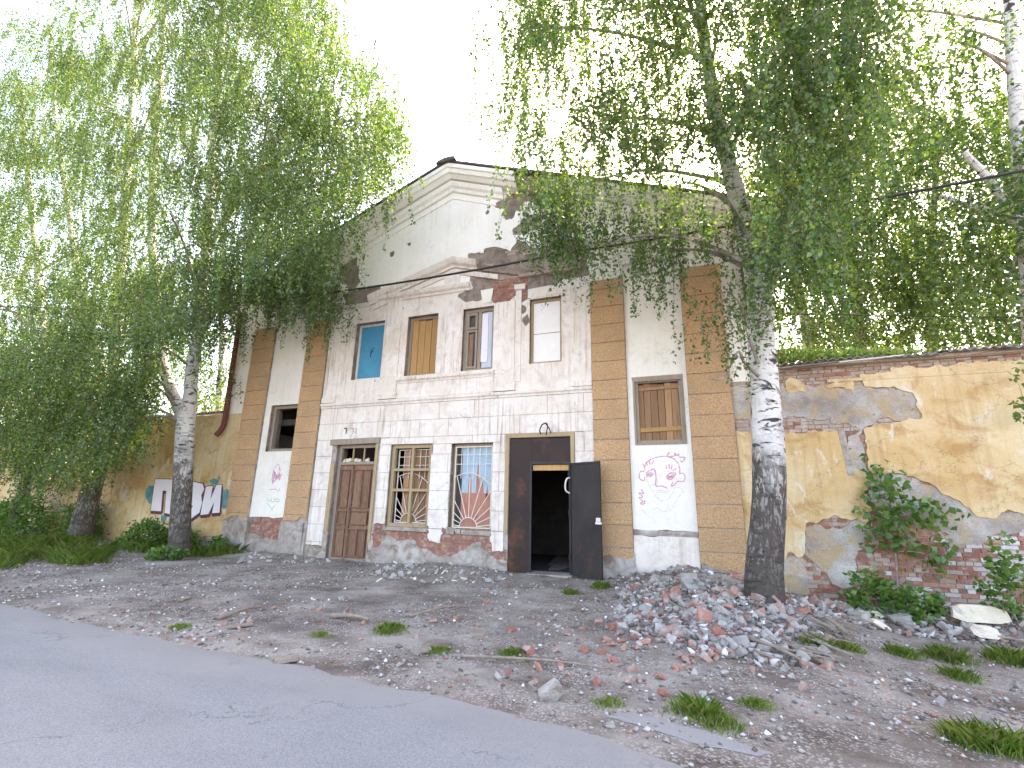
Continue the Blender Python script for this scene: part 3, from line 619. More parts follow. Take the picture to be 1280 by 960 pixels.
# scored ashlar blocks of the ground storey: each block its own piece, ragged at the foot
def foot(x):                                              # height where the white coat has fallen off
    x = np.asarray(x)
    b = 0.55+0*x
    b = np.where((x > -8.62) & (x < -6.75), 1.03, b); b = np.where((x > -6.42) & (x < -4.92), 1.0, b)
    b = np.where((x > -6.78) & (x < -6.38), 0.60, b); b = np.where((x > -4.95) & (x < -4.45), 0.50, b)
    b = np.where((x > -8.75) & (x < -8.58), 0.30, b); b = np.where(x < -10.1, 0.35, b); b = np.where(x > -2.9, 0.4, b)
    return b
rows_z = [4.467]+[4.467-0.50*k for k in range(1, 10)]
bi = 0
for r in range(9):
    z1, z0 = rows_z[r], rows_z[r+1]
    x = -10.94-(0.55 if r % 2 else 0.0)
    while x < -2.25:
        w = 1.05+0.22*math.sin(bi*2.3+r); a, b = max(x, -10.94), min(x+w, -2.25); x += w; bi += 1
        if b-a < 0.06: continue
        rects = [(a, b, max(z0, -0.1), z1)]
        for o in (D1, G1, G2, D2):
            O = (o[0]-(0.16 if o is D1 else 0.11 if o is D2 else 0), o[1]+(0.16 if o is D1 else 0.11 if o is D2 else 0), o[2], o[3]+(0.16 if o is D1 else 0.11 if o is D2 else 0.0))
            nr = []
            for q in rects:
                if q[1] <= O[0] or q[0] >= O[1] or q[3] <= O[2] or q[2] >= O[3]: nr.append(q); continue
                if q[3] > O[3]: nr.append((q[0], q[1], O[3], q[3]))
                lo, hi = max(q[2], O[2]), min(q[3], O[3])
                if q[0] < O[0]: nr.append((q[0], O[0], lo, hi))
                if q[1] > O[1]: nr.append((O[1], q[1], lo, hi))
                if q[2] < O[2]: nr.append((q[0], q[1], q[2], O[2]))
            rects = nr
        for q in rects:
            if q[1]-q[0] < 0.05 or q[3]-q[2] < 0.05: continue
            g = 0.006
            qx = lines(q[0]+g, q[1]-g, 0.05); qz = lines(q[2]+g, q[3]-g, 0.05)
            X, Z = np.meshgrid(qx, qz, indexing='ij')
            F = Z-(foot(X+0.10*fbm(X*0+1, Z*4, 31, 3))+0.16*fbm(X*3, Z*3, 61, 4))
            if F.min() > 0: qx = np.array([q[0]+g, q[1]-g]); qz = np.array([q[2]+g, q[3]-g]); F = np.ones((2, 2))
            sheet('ashlar_block', qx, qz, F, [], -0.030-random.uniform(0, 0.005), -0.0005, 'white_plaster', B, 0.0015, bi)
# the coat behind the joints
xs = lines(-10.94, -2.25, 0.06, ex); zs = lines(-0.1, 4.467, 0.06, ez); X, Z = np.meshgrid(xs, zs, indexing='ij')
F = Z-(foot(X+0.10*fbm(X*0+1, Z*4, 31, 3))+0.16*fbm(X*3, Z*3, 61, 4))-0.02
sheet('plaster_coat', xs, zs, F, [D1, G1, G2, D2], -0.018, -0.0005, 'cement', B, 0.002)
kb = lambda x, z: z < float(foot(x))+0.03
brickwork('brickwork', [(-8.62, -4.52, 0.0, 0.95)], 'red_brick', B, kb)
xs = lines(-10.94, -2.25, 0.06, ex); zs = lines(-0.2, 1.2, 0.06); X, Z = np.meshgrid(xs, zs, indexing='ij')
F = np.minimum(foot(X)+0.1-Z, 0.40+0.32*fbm(X*1.5, Z*1.8, 14, 4)-Z*0.55); F = F-0.13+0.25*fbm(X*1.1, Z*1.4, 24, 4)
F = np.minimum(F, foot(X)+0.02-Z)
sheet('cement_patch', xs, zs, F, [(o[0], o[1], -1, o[3]) for o in (D1, D2)]+[G1, G2], -0.015, -0.0005, 'cement', B, 0.006)

# tan block pilasters
def pilaster(x0, x1, base_z, seed):
    P = empty('pilaster', (x0, 0, 0)); P.parent = B; P.location = P.location-B.location
    MB().box(x0+0.012, x1-0.012, -0.085, -0.0005, -0.25, 7.52).build('core', 'cement', P)
    z = 7.515; k = 0
    while z > base_z+0.02:
        h = 0.27 if k == 0 else 0.503
        z0 = max(z-h, base_z)
        qx = lines(x0, x1, 0.08); qz = lines(z0+0.02, z, 0.08); X, Z = np.meshgrid(qx, qz, indexing='ij')
        F = 0.2+Z*0
        if z0 < base_z+0.9: F = Z-(base_z+0.10+0.3*fbm(X*2.6, Z*2.6+seed, 70+seed, 4))
        if F.min() > 0: qx = np.array([x0, (x0+x1)/2, x1]); qz = np.array([z0+0.02, z]); F = np.ones((3, 2))
        o = sheet('block', qx, qz, F, [], -0.108-random.uniform(0, 0.005), -0.084, 'tan_roughcast', P, 0.002, k)
        z -= h; k += 1
    MB().mould(x0-0.0, x1+0.0, [(-0.001, 7.522), (-0.125, 7.522), (-0.13, 7.70), (-0.15, 7.72), (-0.15, 7.80), (-0.135, 7.82), (-0.135, 7.877), (-0.001, 7.877)]).build('capital', 'panel_plaster', P)
    qx = lines(x0-0.03, x1+0.03, 0.06); qz = lines(-0.3, base_z+0.35, 0.06); X, Z = np.meshgrid(qx, qz, indexing='ij')
    sheet('foot_render', qx, qz, base_z+0.12+0.28*fbm(X*2.6, Z*2.6, 90+seed, 4)-Z, [], -0.100, -0.001, 'cement', P, 0.006, seed)
pilaster(-14.26, -13.31, 0.95, 1); pilaster(-11.84, -10.95, 0.95, 2); pilaster(-2.24, -1.38, 0.45, 3); pilaster(0.04, 0.98, 0.30, 4)
# side-bay panels
def panel(x0, x1, hole, base_z, seed):
    xs = lines(x0, x1, 0.06, hole[:2]); zs = lines(base_z-0.1, 7.87, 0.06, hole[2:]); X, Z = np.meshgrid(xs, zs, indexing='ij')
    sheet('wall_panel', xs, zs, Z-base_z-0.05*fbm(X*3, Z*3, 7+seed, 3), [hole], -0.024, -0.0005, 'panel_plaster', B, 0.006, seed)
panel(-13.305, -11.845, LW, 1.10, 1); panel(-1.375, 0.035, RW, 1.12, 2)
part('panel_lintel', 'panel_plaster', lambda m: m.mould(-13.305, -11.845, [(-0.025, 7.40), (-0.06, 7.42), (-0.07, 7.52), (-0.025, 7.54)]))
# feet of the side bays
brickwork('brickwork', [(-13.2, -11.92, 0.05, 1.06)], 'red_brick', B, lambda x, z: fbm(x*1.5, z*1.5, 33, 3) > -0.45)
for (x0, x1, zt, mt, sd) in ((-13.33, -11.85, 0.5, 'cement', 3), (-1.375, 0.035, 1.06, 'white_plaster', 5)):
    xs = lines(x0, x1, 0.06); zs = lines(-0.2, 1.12, 0.06); X, Z = np.meshgrid(xs, zs, indexing='ij')
    F = zt-Z+0.30*fbm(X*1.6, Z*1.6, sd, 4) if mt == 'cement' else 1.0-Z+0.08*fbm(X*3, Z*2, sd, 3)
    if mt == 'cement': F = np.minimum(F, 0.35*fbm(X*1.3, Z*1.1, 44, 4)+0.02+np.abs(X+12.6)*0.15)
    sheet('foot_coat', xs, zs, F, [], -0.03 if mt == 'cement' else -0.05, -0.0005, mt, B, 0.008, sd)
part('foot_ledge', 'cement', lambda m: m.mould(-1.372, 0.032, [(-0.001, 1.0), (-0.06, 1.0), (-0.07, 1.06), (-0.03, 1.12), (-0.001, 1.12)]))
part('foot_render', 'cement', lambda m: m.box(-11.90, -11.0, -0.13, -0.10, 0.0, 0.98, 0.03))
# corner strips beyond the outer pilasters
for x0, x1, s_ in ((XL, -14.265, 1), (0.985, XR, 2)):
    xs = lines(x0, x1, 0.08); zs = lines(4.5, 8.40, 0.08); X, Z = np.meshgrid(xs, zs, indexing='ij')
    sheet('corner_strip', xs, zs, np.ones_like(X), [], -0.022, -0.0005, 'panel_plaster', B, 0.005, s_)
    MB().box(x0, x1, 0.0-0.018, -0.0005, -0.3, 4.497).build('corner_strip', 'cement', B)

# ------------------------------------------------------------------ windows and doors
def frame_bars(o, y0, y1, t, mids_v=(), mids_h=(), tm=None):
    x0, x1, z0, z1 = o; m = MB(); tm = tm or t*0.7
    m.box(x0, x0+t, y0, y1, z0, z1); m.box(x1-t, x1, y0, y1, z0, z1)
    m.box(x0+t, x1-t, y0, y1, z1-t, z1); m.box(x0+t, x1-t, y0, y1, z0, z0+t)
    for v in mids_v: m.box(v-tm/2, v+tm/2, y0+0.003, y1-0.003, z0+t, z1-t)
    for h in mids_h: m.box(x0+t, x1-t, y0+0.006, y1-0.006, h-tm/2, h+tm/2)
    return m
def shr(o, d): return (o[0]+d, o[1]-d, o[2]+d, o[3]-d)
# blue board
w = frame_bars(shr(W1, 0.004), 0.16, 0.24, 0.075).build('window', 'white_wood', B)
MB().box(W1[0]+0.08, W1[1]-0.08, 0.18, 0.21, W1[2]+0.08, W1[3]-0.08).build('board', 'blue_paint', w)
m = MB(); _h = [(-9.44, 6.28), (-9.38, 6.34), (-9.30, 6.34), (-9.36, 6.30), (-9.42, 6.20), (-9.41, 6.12)]
m.ribbon(_h, 0.035, 0.176); m.ribbon([(-9.45, 6.36), (-9.33, 6.42), (-9.27, 6.41)], 0.025, 0.176); m.build('scribble', 'cable_rubber', w)
# vertical pine boards
w = frame_bars(shr(W2, 0.004), 0.14, 0.22, 0.08).build('window', 'grey_wood', B)
for k in range(4):
    a = W2[0]+0.09+k*0.225; MB().box(a, a+0.209, 0.165+0.004*(k % 2), 0.19, W2[2]+0.085, W2[3]-0.085-0.02*(k % 3)).build('board', 'pine_board', w)
# old casement with a small vent pane
w = frame_bars(shr(W3, 0.004), 0.10, 0.20, 0.09, (-5.56,), (), 0.10).build('window', 'grey_wood', B)
MB().box(-5.97, -5.62, 0.15, 0.16, 5.43, 7.14).build('pane', 'dark_glass', w)
MB().box(-5.50, -5.17, 0.15, 0.16, 5.43, 7.14).build('pane', 'glass_sheet', w)
v = frame_bars((-5.965, -5.625, 6.62, 7.13), 0.07, 0.13, 0.07).build('vent_sash', 'grey_wood', w)
v = frame_bars((-5.965, -5.625, 5.43, 6.60), 0.08, 0.14, 0.06).build('sash', 'grey_wood', w)
MB().box(-5.90, -5.78, 0.128, 0.142, 5.5, 6.5, 0.02).build('peeling_strip', 'old_door_wood', w)
MB().box(-5.50, -5.30, 0.125, 0.145, 5.6, 7.1, 0.01).build('curtain', 'lilac_paint', w)
# white board
w = frame_bars(shr(W4, 0.004), 0.10, 0.20, 0.07).build('window', 'ochre_frame', B)
MB().box(W4[0]+0.075, W4[1]-0.075, 0.13, 0.15, 6.28, W4[3]-0.08).build('board', 'white_board', w)
MB().box(W4[0]+0.075, W4[1]-0.075, 0.13, 0.15, W4[2]+0.02, 6.262).build('board', 'white_board', w)
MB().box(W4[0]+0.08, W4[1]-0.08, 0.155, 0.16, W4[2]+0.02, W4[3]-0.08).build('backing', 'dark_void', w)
# lintel over the white board and the fragments of coat left round it
part('lintel_fragment', 'white_plaster', lambda m: m.box(-4.02, -2.9, -0.05, -0.001, 7.33, 7.62, 0.03))
part('lintel_fragment', 'white_plaster', lambda m: m.box(-4.45, -4.1, -0.06, -0.001, 7.62, 7.80, 0.025))
part('lintel_fragment', 'panel_plaster', lambda m: m.box(-5.45, -5.12, -0.06, -0.001, 7.38, 7.78, 0.05))
# dark opening in the side bay with a bare timber frame
w = frame_bars(shr(LW, 0.004), 0.10, 0.26, 0.10).build('window', 'grey_wood', B)
# planked window in the other side bay
w = frame_bars(shr(RW, 0.004), 0.02, 0.16, 0.07).build('window', 'grey_wood', B)
frame_bars((RW[0]-0.045, RW[1]+0.045, RW[2]-0.04, RW[3]+0.0), -0.045, -0.02, 0.044).build('surround', 'grey_wood', w)
for k, (ww, dz) in enumerate(((0.12, .02), (0.15, 0), (0.16, .015), (0.15, .03), (0.15, 0), (0.16, .02))):
    a = RW[0]+0.075+sum((0.12, 0.15, 0.16, 0.15, 0.15, 0.16)[:k])+k*0.01
    MB().box(a, a+ww, 0.085+random.uniform(0, .01), 0.115, RW[2]+0.075, RW[3]-0.085-dz, 0.004).build('plank', 'aged_board', w)
MB().obox((RW[0]+0.05, 0.055, 3.40), (1.02, 0, 0.03), (0, 0.026, 0), (0, 0, 0.10)).build('crossbar', 'pine_board', w)
MB().obox((RW[0]+0.06, 0.055, 4.44), (0.98, 0, 0.02), (0, 0.026, 0), (0, 0, 0.07)).build('crossbar', 'aged_board', w)
part('timber_lintel', 'grey_wood', lambda m: m.box(RW[0]-0.06, RW[1]+0.05, -0.04, 0.0, 4.703, 4.78))
# ground-storey windows with grilles
def sunburst(x0, x1, z0, z1, y, full=True):
    m = MB(); r = 0.011
    for x in (x0, x1): m.tube([(x, y, z0), (x, y, z1)], 0.016, 6)
    for z in (z0, z1): m.tube([(x0, y, z), (x1, y, z)], 0.016, 6)
    cx = x0+(x1-x0)*0.42; 
    for k in range(11):
        a = math.radians(8+k*16.4); dx, dz = math.cos(a), math.sin(a)
        tmax = min((x1-cx)/dx if dx > 1e-6 else 1e9, (x0-cx)/dx if dx < -1e-6 else 1e9, (0.62*(z1-z0))/max(dz, 1e-6))
        m.tube([(cx+dx*0.26, y, z0+dz*0.26), (cx+dx*tmax, y, z0+dz*tmax)], r, 5)
    arc = lambda R_, a0, a1: [(min(max(cx+R_*math.cos(a), x0), x1), y-0.01, z0+R_*math.sin(a)) for a in np.linspace(a0, a1, 18)]
    m.tube(arc(0.26, 0, math.pi), r, 5)
    m.tube([(x0, y-0.01, z0+0.62*(z1-z0)), *[(x0+(x1-x0)*t, y-0.01, z0+(0.62+0.10*math.sin(math.pi*t)-0.10*t)*(z1-z0)) for t in (0.25, 0.5, 0.75)], (x1, y-0.01, z0+0.52*(z1-z0))], r, 5)
    for k in range(1, 6): x = x0+(x1-x0)*k/6; m.tube([(x, y, z0+0.60*(z1-z0)), (x, y, z1)], r*0.8, 5)
    for t in (0.78, 0.9): m.tube([(x0, y-0.01, z0+t*(z1-z0)), (x1, y-0.01, z0+t*(z1-z0))], r*0.8, 5)
    return m
w = frame_bars(shr(G1, 0.004), 0.06, 0.16, 0.10, ((G1[0]+G1[1])/2+0.02,), (2.55, 1.98), 0.075).build('window', 'ochre_frame', B)
for k in range(5):
    a = G1[0]+0.32+k*0.19; MB().box(a, a+0.182, 0.25, 0.275, G1[2]+0.1, G1[3]-0.12, 0.004).build('board', 'aged_board', w)
sunburst(G1[0]+0.16, G1[1]-0.12, G1[2]+0.12, G1[3]-0.14, 0.20).build('grille', 'grille_paint', w)
MB().box(G1[0]-0.02, G1[1]+0.02, -0.055, 0.05, 0.88, 0.965, 0.012).build('sill', 'cement', w)
w = frame_bars(shr(G2, 0.004), 0.14, 0.24, 0.09).build('window', 'ochre_frame', B)
MB().box(G2[0]+0.26, G2[1]-0.09, 0.18, 0.20, 1.92, G2[3]-0.09).build('board', 'blue_red_panel', w)
MB().box(G2[0]+0.26, G2[1]-0.09, 0.18, 0.20, G2[2]+0.09, 1.917).build('board', 'red_panel', w)
m = MB()
for a, zt in ((-5.72, 2.5), (-5.48, 2.75), (-5.36, 2.4), (-5.20, 2.15)):
    m.poly([(a-0.05, 1.9), (a+0.07, 1.9), (a+0.05, zt-0.25), (a, zt), (a-0.04, zt-0.4)], 0.177)
m.build('painted_flames', 'red_panel', w)
MB().box(G2[0]+0.09, G2[0]+0.257, 0.20, 0.22, G2[2]+0.09, G2[3]-0.09).build('backing', 'dark_void', w)
sunburst(G2[0]+0.12, G2[1]-0.03, G2[2]+0.06, G2[3]-0.10, 0.03).build('grille', 'grille_paint', w)
m = MB(); m.box(G2[0]-0.02, G2[0]+0.22, -0.07, 0.02, 0.86, 1.02, 0.02); m.box(G2[0]+0.24, G2[0]+0.40, -0.06, 0.02, 0.87, 0.98, 0.02); m.box(G2[0]+0.42, G2[1]+0.02, -0.05, 0.04, 0.85, 0.955, 0.012)
m.build('sill', 'cement', w)
# old wooden double door with a transom light
d = frame_bars((D1[0]+0.004, D1[1]-0.004, -0.05, D1[3]-0.004), 0.10, 0.22, 0.10, (), (2.76,), 0.09).build('door', 'grey_wood', B)
lx = [(-10.05, -9.60), (-9.585, -8.85)]
for a, b in lx:
    lf = MB().box(a, b, 0.15, 0.19, 0.02, 2.70).build('door_leaf', 'old_door_wood', d)
lm = MB()
for a, b in lx:
    for z0, z1 in ((0.12, 0.85), (1.0, 1.35), (1.48, 2.55)):
        t = 0.05; n_ = 2 if (b-a) > 0.6 and z0 != 1.0 else 1
        wdt = (b-a-0.10)/n_
        for q in range(n_):
            xa = a+0.06+q*wdt; xb = xa+wdt-0.05
            lm = MB(); lm.box(xa, xb, 0.142, 0.149, z0, z1); lm.build('door_panel', 'old_door_wood', d)
            lm = MB(); lm.box(xa-0.02, xa, 0.085, 0.149, z0-0.02, z1+0.02); lm.box(xb, xb+0.02, 0.085, 0.149, z0-0.02, z1+0.02); lm.box(xa, xb, 0.085, 0.149, z1, z1+0.02); lm.box(xa, xb, 0.085, 0.149, z0-0.02, z0)
            lm.build('panel_moulding', 'old_door_wood', d)
MB().box(-9.625, -9.56, 0.085, 0.149, 0.03, 2.69).build('meeting_rail', 'old_door_wood', d)
tl = MB()
for k in (1, 2): x = -10.05+k*0.40; tl.box(x-0.02, x+0.02, 0.13, 0.17, 2.80, 3.21)
tl.build('transom_bar', 'ochre_frame', d)
m = MB()
for k in range(9): z = 2.83+k*0.042; m.tube([(-9.63, 0.19, z), (-8.86, 0.19, z)], 0.004, 4)
for k in range(16): x = -9.63+k*0.05; m.tube([(x, 0.195, 2.81), (x, 0.195, 3.21)], 0.004, 4)
m.build('wire_mesh', 'rust_steel', d)
m = MB()
for k in range(14): x = random.uniform(-10.0, -8.9); m.box(x, x+random.uniform(.05, .13), 0.11, 0.16, 2.805, 2.83+random.uniform(0, .08), 0.02)
tag(m.build('debris', 'pale_chunk', d), kind='stuff')
part('timber_lintel', 'grey_wood', lambda m: m.obox((-10.40, -0.07, 3.30), (1.80, 0, 0.03), (0, 0.069, 0), (0.0, 0, 0.17)))
part('door_jamb', 'ochre_frame', lambda m: m.box(-10.31, -10.165, -0.05, 0.06, 0.75, 2.75, 0.008))
part('door_jamb', 'cement', lambda m: m.box(-10.30, -10.165, -0.04, 0.06, -0.1, 0.745, 0.02))
part('door_jamb', 'ochre_frame', lambda m: m.box(-8.735, -8.64, -0.045, 0.06, 0.55, 3.28, 0.006))
part('door_sill', 'cement', lambda m: m.box(-10.16, -8.76, -0.12, 0.3, -0.1, 0.025, 0.015))
# steel door: fixed plates, an open leaf, lock, pull
d = MB()
d.box(D2[0]+0.01, -3.90, 0.0, 0.03, -0.02, 3.33); d.box(-3.897, D2[1]-0.01, 0.0, 0.03, 2.66, 3.33)
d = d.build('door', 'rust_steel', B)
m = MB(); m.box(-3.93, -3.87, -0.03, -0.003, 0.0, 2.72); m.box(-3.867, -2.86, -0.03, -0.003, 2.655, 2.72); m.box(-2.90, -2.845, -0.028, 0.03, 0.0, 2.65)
m.build('door_frame', 'black_steel', d)
MB().box(-3.86, -2.905, 0.03, 0.12, 2.50, 2.64).build('lintel_beam', 'pine_board', d)
H = np.array([-2.87, -0.05, 0.03]); FE = np.array([-2.03, -0.52, 0.03]); ax = FE-H; L_ = np.linalg.norm(ax); u = ax/L_; nrm = np.array([u[1], -u[0], 0])
if nrm[1] > 0: nrm = -nrm
lf = MB().obox(H, ax, -nrm*0.03, (0, 0, 2.64)).build('door_leaf', 'black_steel', d)
m = MB()
for s0, s1, z0, z1 in ((0, L_, 0.0, 0.045), (0, L_, 2.595, 2.64), (0, 0.045, 0.045, 2.595), (L_-0.045, L_, 0.045, 2.595)):
    m.obox(H+u*s0+nrm*0.022+np.array([0, 0, z0]), u*(s1-s0), -nrm*0.021, (0, 0, z1-z0))
m.build('leaf_edging', 'black_steel', d)
m = MB(); m.obox(H+u*(L_-0.13)+nrm*0.05+np.array([0, 0, 1.20]), u*0.15, -nrm*0.049, (0, 0, 0.05)); m.obox(H+u*(L_-0.10)+nrm*0.06+np.array([0, 0, 1.255]), u*0.10, -nrm*0.06, (0, 0, 0.09))
m.build('lock', 'grille_paint', d)
p0 = H+u*0.02+nrm*0.02
MB().tube(smooth_path([p0+(0, 0, 1.90), p0+nrm*0.08+(-0.04, 0, 1.96), p0+nrm*0.09+(-0.05, 0, 2.10), p0+nrm*0.08+(-0.02, 0, 2.24), p0+(0, 0, 2.28)], 5), 0.022, 8).build('handle', 'grille_paint', d, True)
m = MB()
for z in (0.35, 1.35, 2.3): MB().tube([H+nrm*0.03+(0, 0, z), H+nrm*0.03+(0, 0, z+0.14)], 0.022, 8).build('hinge', 'black_steel', d)
part('door_surround', 'ochre_frame', lambda m: m.box(D2[0]-0.105, D2[0]-0.002, -0.055, 0.02, 0.9, 3.47, 0.008))
part('door_surround', 'ochre_frame', lambda m: m.box(D2[0]-0.0, D2[1]+0.10, -0.055, 0.02, 3.355, 3.47, 0.006))
part('door_surround', 'ochre_frame', lambda m: m.box(D2[1]+0.003, D2[1]+0.10, -0.055, 0.02, 2.3, 3.352, 0.006))
part('door_step', 'cement', lambda m: m.box(-3.95, -2.8, -0.30, 0.5, -0.15, 0.03, 0.02))
m = MB(); m.tube(smooth_path([(-3.62, 0.0, 3.40), (-3.62, -0.16, 3.50), (-3.52, -0.30, 3.62), (-3.40, -0.33, 3.66), (-3.36, -0.33, 3.58), (-3.40, -0.33, 3.36)], 6), 0.016, 6)
m.tube(smooth_path([(-3.36, 0.0, 3.42), (-3.36, -0.2, 3.55), (-3.42, -0.33, 3.66)], 5), 0.014, 6)
m.build('lamp_bracket', 'cable_rubber', B, True)
# drainpipes
m = MB(); m.tube(smooth_path([(-15.28, -0.30, 8.62), (-15.12, -0.20, 8.50), (-15.08, -0.16, 8.2), (-15.02, -0.16, 6.4), (-14.95, -0.16, 4.4), (-14.98, -0.2, 3.95), (-15.06, -0.30, 3.72)], 6), 0.085, 12)
m.build('drainpipe', 'rust_pipe', B, True)
m = MB(); m.tube(smooth_path([(1.50, -0.14, 8.30), (1.52, -0.14, 7.4), (1.54, -0.14, 5.9)], 6), 0.085, 12); m.build('drainpipe', 'rust_pipe', B, True)
m = MB(); 
for x, z in ((-15.05, 7.4), (-14.99, 5.6)): m.box(x-0.11, x+0.11, -0.25, -0.02, z, z+0.035)
m.build('pipe_bracket', 'rust_pipe', B)
# chalk and spray marks on the facade
Y1 = -0.036
def strokes(name, mat, groups, ox, oy, k, w, y, parent):
    m = MB()
    for i, g in enumerate(groups):
        P = smooth_path([fz(ox+a/k, oy+b/k) for a, b in g], 5) if len(g) > 2 else [fz(ox+a/k, oy+b/k) for a, b in g]
        m.ribbon(P, w, y-0.0006*i)
    return m.build(name, mat, parent)
strokes('face_drawing', 'pink_paint', [
 [(130,200),(135,160),(160,130),(200,112),(262,104),(310,118),(340,145),(352,185),(350,212)], [(350,212),(375,212),(386,240),(375,262),(340,262),(318,285),(300,290),(310,265)],
 [(128,200),(105,200),(97,225),(105,250),(128,255),(132,235)], [(290,75),(275,95),(285,108),(320,100),(322,85),(335,100),(345,90),(352,108),(385,112),(368,140),(355,130)],
 [(140,225),(160,208),(185,215),(165,232),(142,228)], [(150,222),(178,218)], [(145,218),(180,224)], [(138,212),(160,195),(190,185),(197,205)], [(198,190),(203,240),(203,290),(240,292),(275,305)],
 [(265,235),(290,212),(325,210),(312,238),(290,252),(268,240)], [(275,238),(318,218)], [(280,245),(312,228)], [(272,228),(310,240)], [(265,160),(270,182)], [(285,155),(285,182)], [(305,160),(298,186)], [(330,180),(308,198)],
 [(118,150),(135,172)], [(140,140),(150,165)], [(160,132),(165,155)], [(187,130),(180,152)],
 [(110,310),(125,340),(95,335),(120,360),(95,365),(120,385),(105,400),(125,405),(135,380)]], 780, 550, 5.055, 0.026, Y1, B)
strokes('face_drawing', 'faded_pink', [[(140,235),(160,290),(185,330),(215,370),(250,384),(285,370),(305,340),(320,300)], [(195,325),(225,318),(255,325),(288,325)], [(205,330),(280,330)],
 [(355,300),(365,325),(330,385),(290,450)], [(320,300),(355,300)], [(180,445),(215,430),(250,455),(270,440)], [(140,330),(155,350)], [(375,320),(380,335)]], 780, 550, 5.055, 0.02, Y1-0.012, B)
zz = []
for k in range(7): zz.append([(935+9*k, 255-16*k+random.uniform(-20, 20)), (950+7*k, 150+14*k), (940+11*k, 265-12*k), (965+8*k, 190+random.uniform(-25, 25))])
strokes('scribble', 'pink_paint', zz+[[(920,305),(960,300),(985,310),(995,295)], [(955,150),(985,120),(1000,170)]], 180, 560, 5.82, 0.022, Y1, B)
strokes('scribble', 'faded_pink', [[(1020,110),(1055,100),(1068,150),(1045,180)], [(1050,190),(1070,230),(1040,275),(1025,240)], [(925,320),(960,325),(990,315)]], 180, 560, 5.82, 0.018, Y1-0.009, B)
strokes('scribble', 'green_paint', [[(905,365),(912,385),(930,380),(932,362)], [(930,370),(935,392),(950,388),(955,362)], [(958,372),(985,372),(990,388),(962,390),(960,375)], [(905,405),(925,425),(938,440),(960,415)], [(938,438),(940,458)]], 180, 560, 5.82, 0.022, Y1, B)
strokes('chalk_number', 'cable_rubber', [[(502,350),(512,352),(508,372)]], 280, 430, 3.31, 0.03, -0.05, B)
strokes('chalk_number', 'red_chalk', [[(532,350),(542,352),(537,360),(543,366),(533,373)], [(552,350),(553,374)]], 280, 430, 3.31, 0.035, -0.05, B)

# ------------------------------------------------------------------ low yellow walls on both sides
def wz(pts): return [fz(940+a/2.4, 400+b/2.4) for a, b in pts]
WR = tag(empty('yard_wall', (5.5, 0, -0.3)), 'long ochre plastered wall with exposed brick and corrugated slate coping', 'wall')
MB().box(XR+0.003, 13.0, 0.0, 0.42, -0.8, 4.70).build('core', 'mortar', WR)
yel = [wz([(420,150),(1300,80),(3000,-60),(3000,780),(1300,640),(1000,610),(816,578),(760,560),(715,592),(670,602),(640,565),(615,535),(560,510),(530,490),(470,468),(380,455),(343,440),(338,400),(332,322),(390,300),(440,312),(515,302),(500,262),(492,214),(430,206)]),
       wz([(-60,335),(95,335),(320,330),(270,345),(290,440),(330,470),(345,520),(352,612),(290,607),(250,592),(160,602),(155,722),(120,690),(80,740),(-60,740)]),
       wz([(320,165),(440,160),(440,200),(330,205)]), wz([(100,175),(170,200),(165,215),(95,212)]), wz([(190,200),(310,180),(300,206),(200,212)])]
cem = [wz([(150,625),(350,612),(342,690),(310,720),(332,770),(292,812),(240,790),(200,740),(160,690)]),
       wz([(425,465),(560,500),(640,555),(680,590),(900,560),(1300,600),(3000,740),(3000,860),(1300,690),(816,628),(690,642),(600,652),(470,600),(432,530)]),
       wz([(-60,700),(150,722),(180,840),(100,870),(-60,880)]), wz([(-60,205),(500,200),(520,310),(390,300),(330,325),(230,320),(230,300),(-60,296)]),
       wz([(262,335),(330,330),(350,520),(330,480),(285,440)]), wz([(560,640),(700,640),(690,670),(590,680)])]
xs = lines(0.99, 13.0, 0.048); zs = lines(-0.6, 4.70, 0.048); X, Z = np.meshgrid(xs, zs, indexing='ij')
jg = 0.12*fbm(X*2.6, Z*2.6, 51, 6)+0.07*fbm(X*8.5, Z*8.5, 53, 3)
FY = np.max([sdf(p, X, Z) for p in yel], 0)+jg
FC = np.max([sdf(p, X, Z) for p in cem], 0)+0.14*fbm(X*2.2, Z*2.2, 57, 6)+0.09*fbm(X*8, Z*9.5, 58, 3)
sheet('plaster_coat', xs, zs, FY, [], -0.040, -0.0005, 'yellow_plaster', WR, 0.008, 3)
sheet('cement_patch', xs, zs, FC, [], -0.022, -0.0005, 'stained_cement', WR, 0.010, 4)
part('plaster_ledge', 'yellow_plaster', lambda m: m.mould(2.9, 13.0, [(-0.03, 4.34), (-0.06, 4.35), (-0.065, 4.41), (-0.03, 4.43)]), WR)
part('cement_strip', 'cement', lambda m: m.obox((3.02, -0.055, 2.35), (0.12, 0, 0), (0, 0.05, 0), (-0.06, 0, 0.95)), WR)
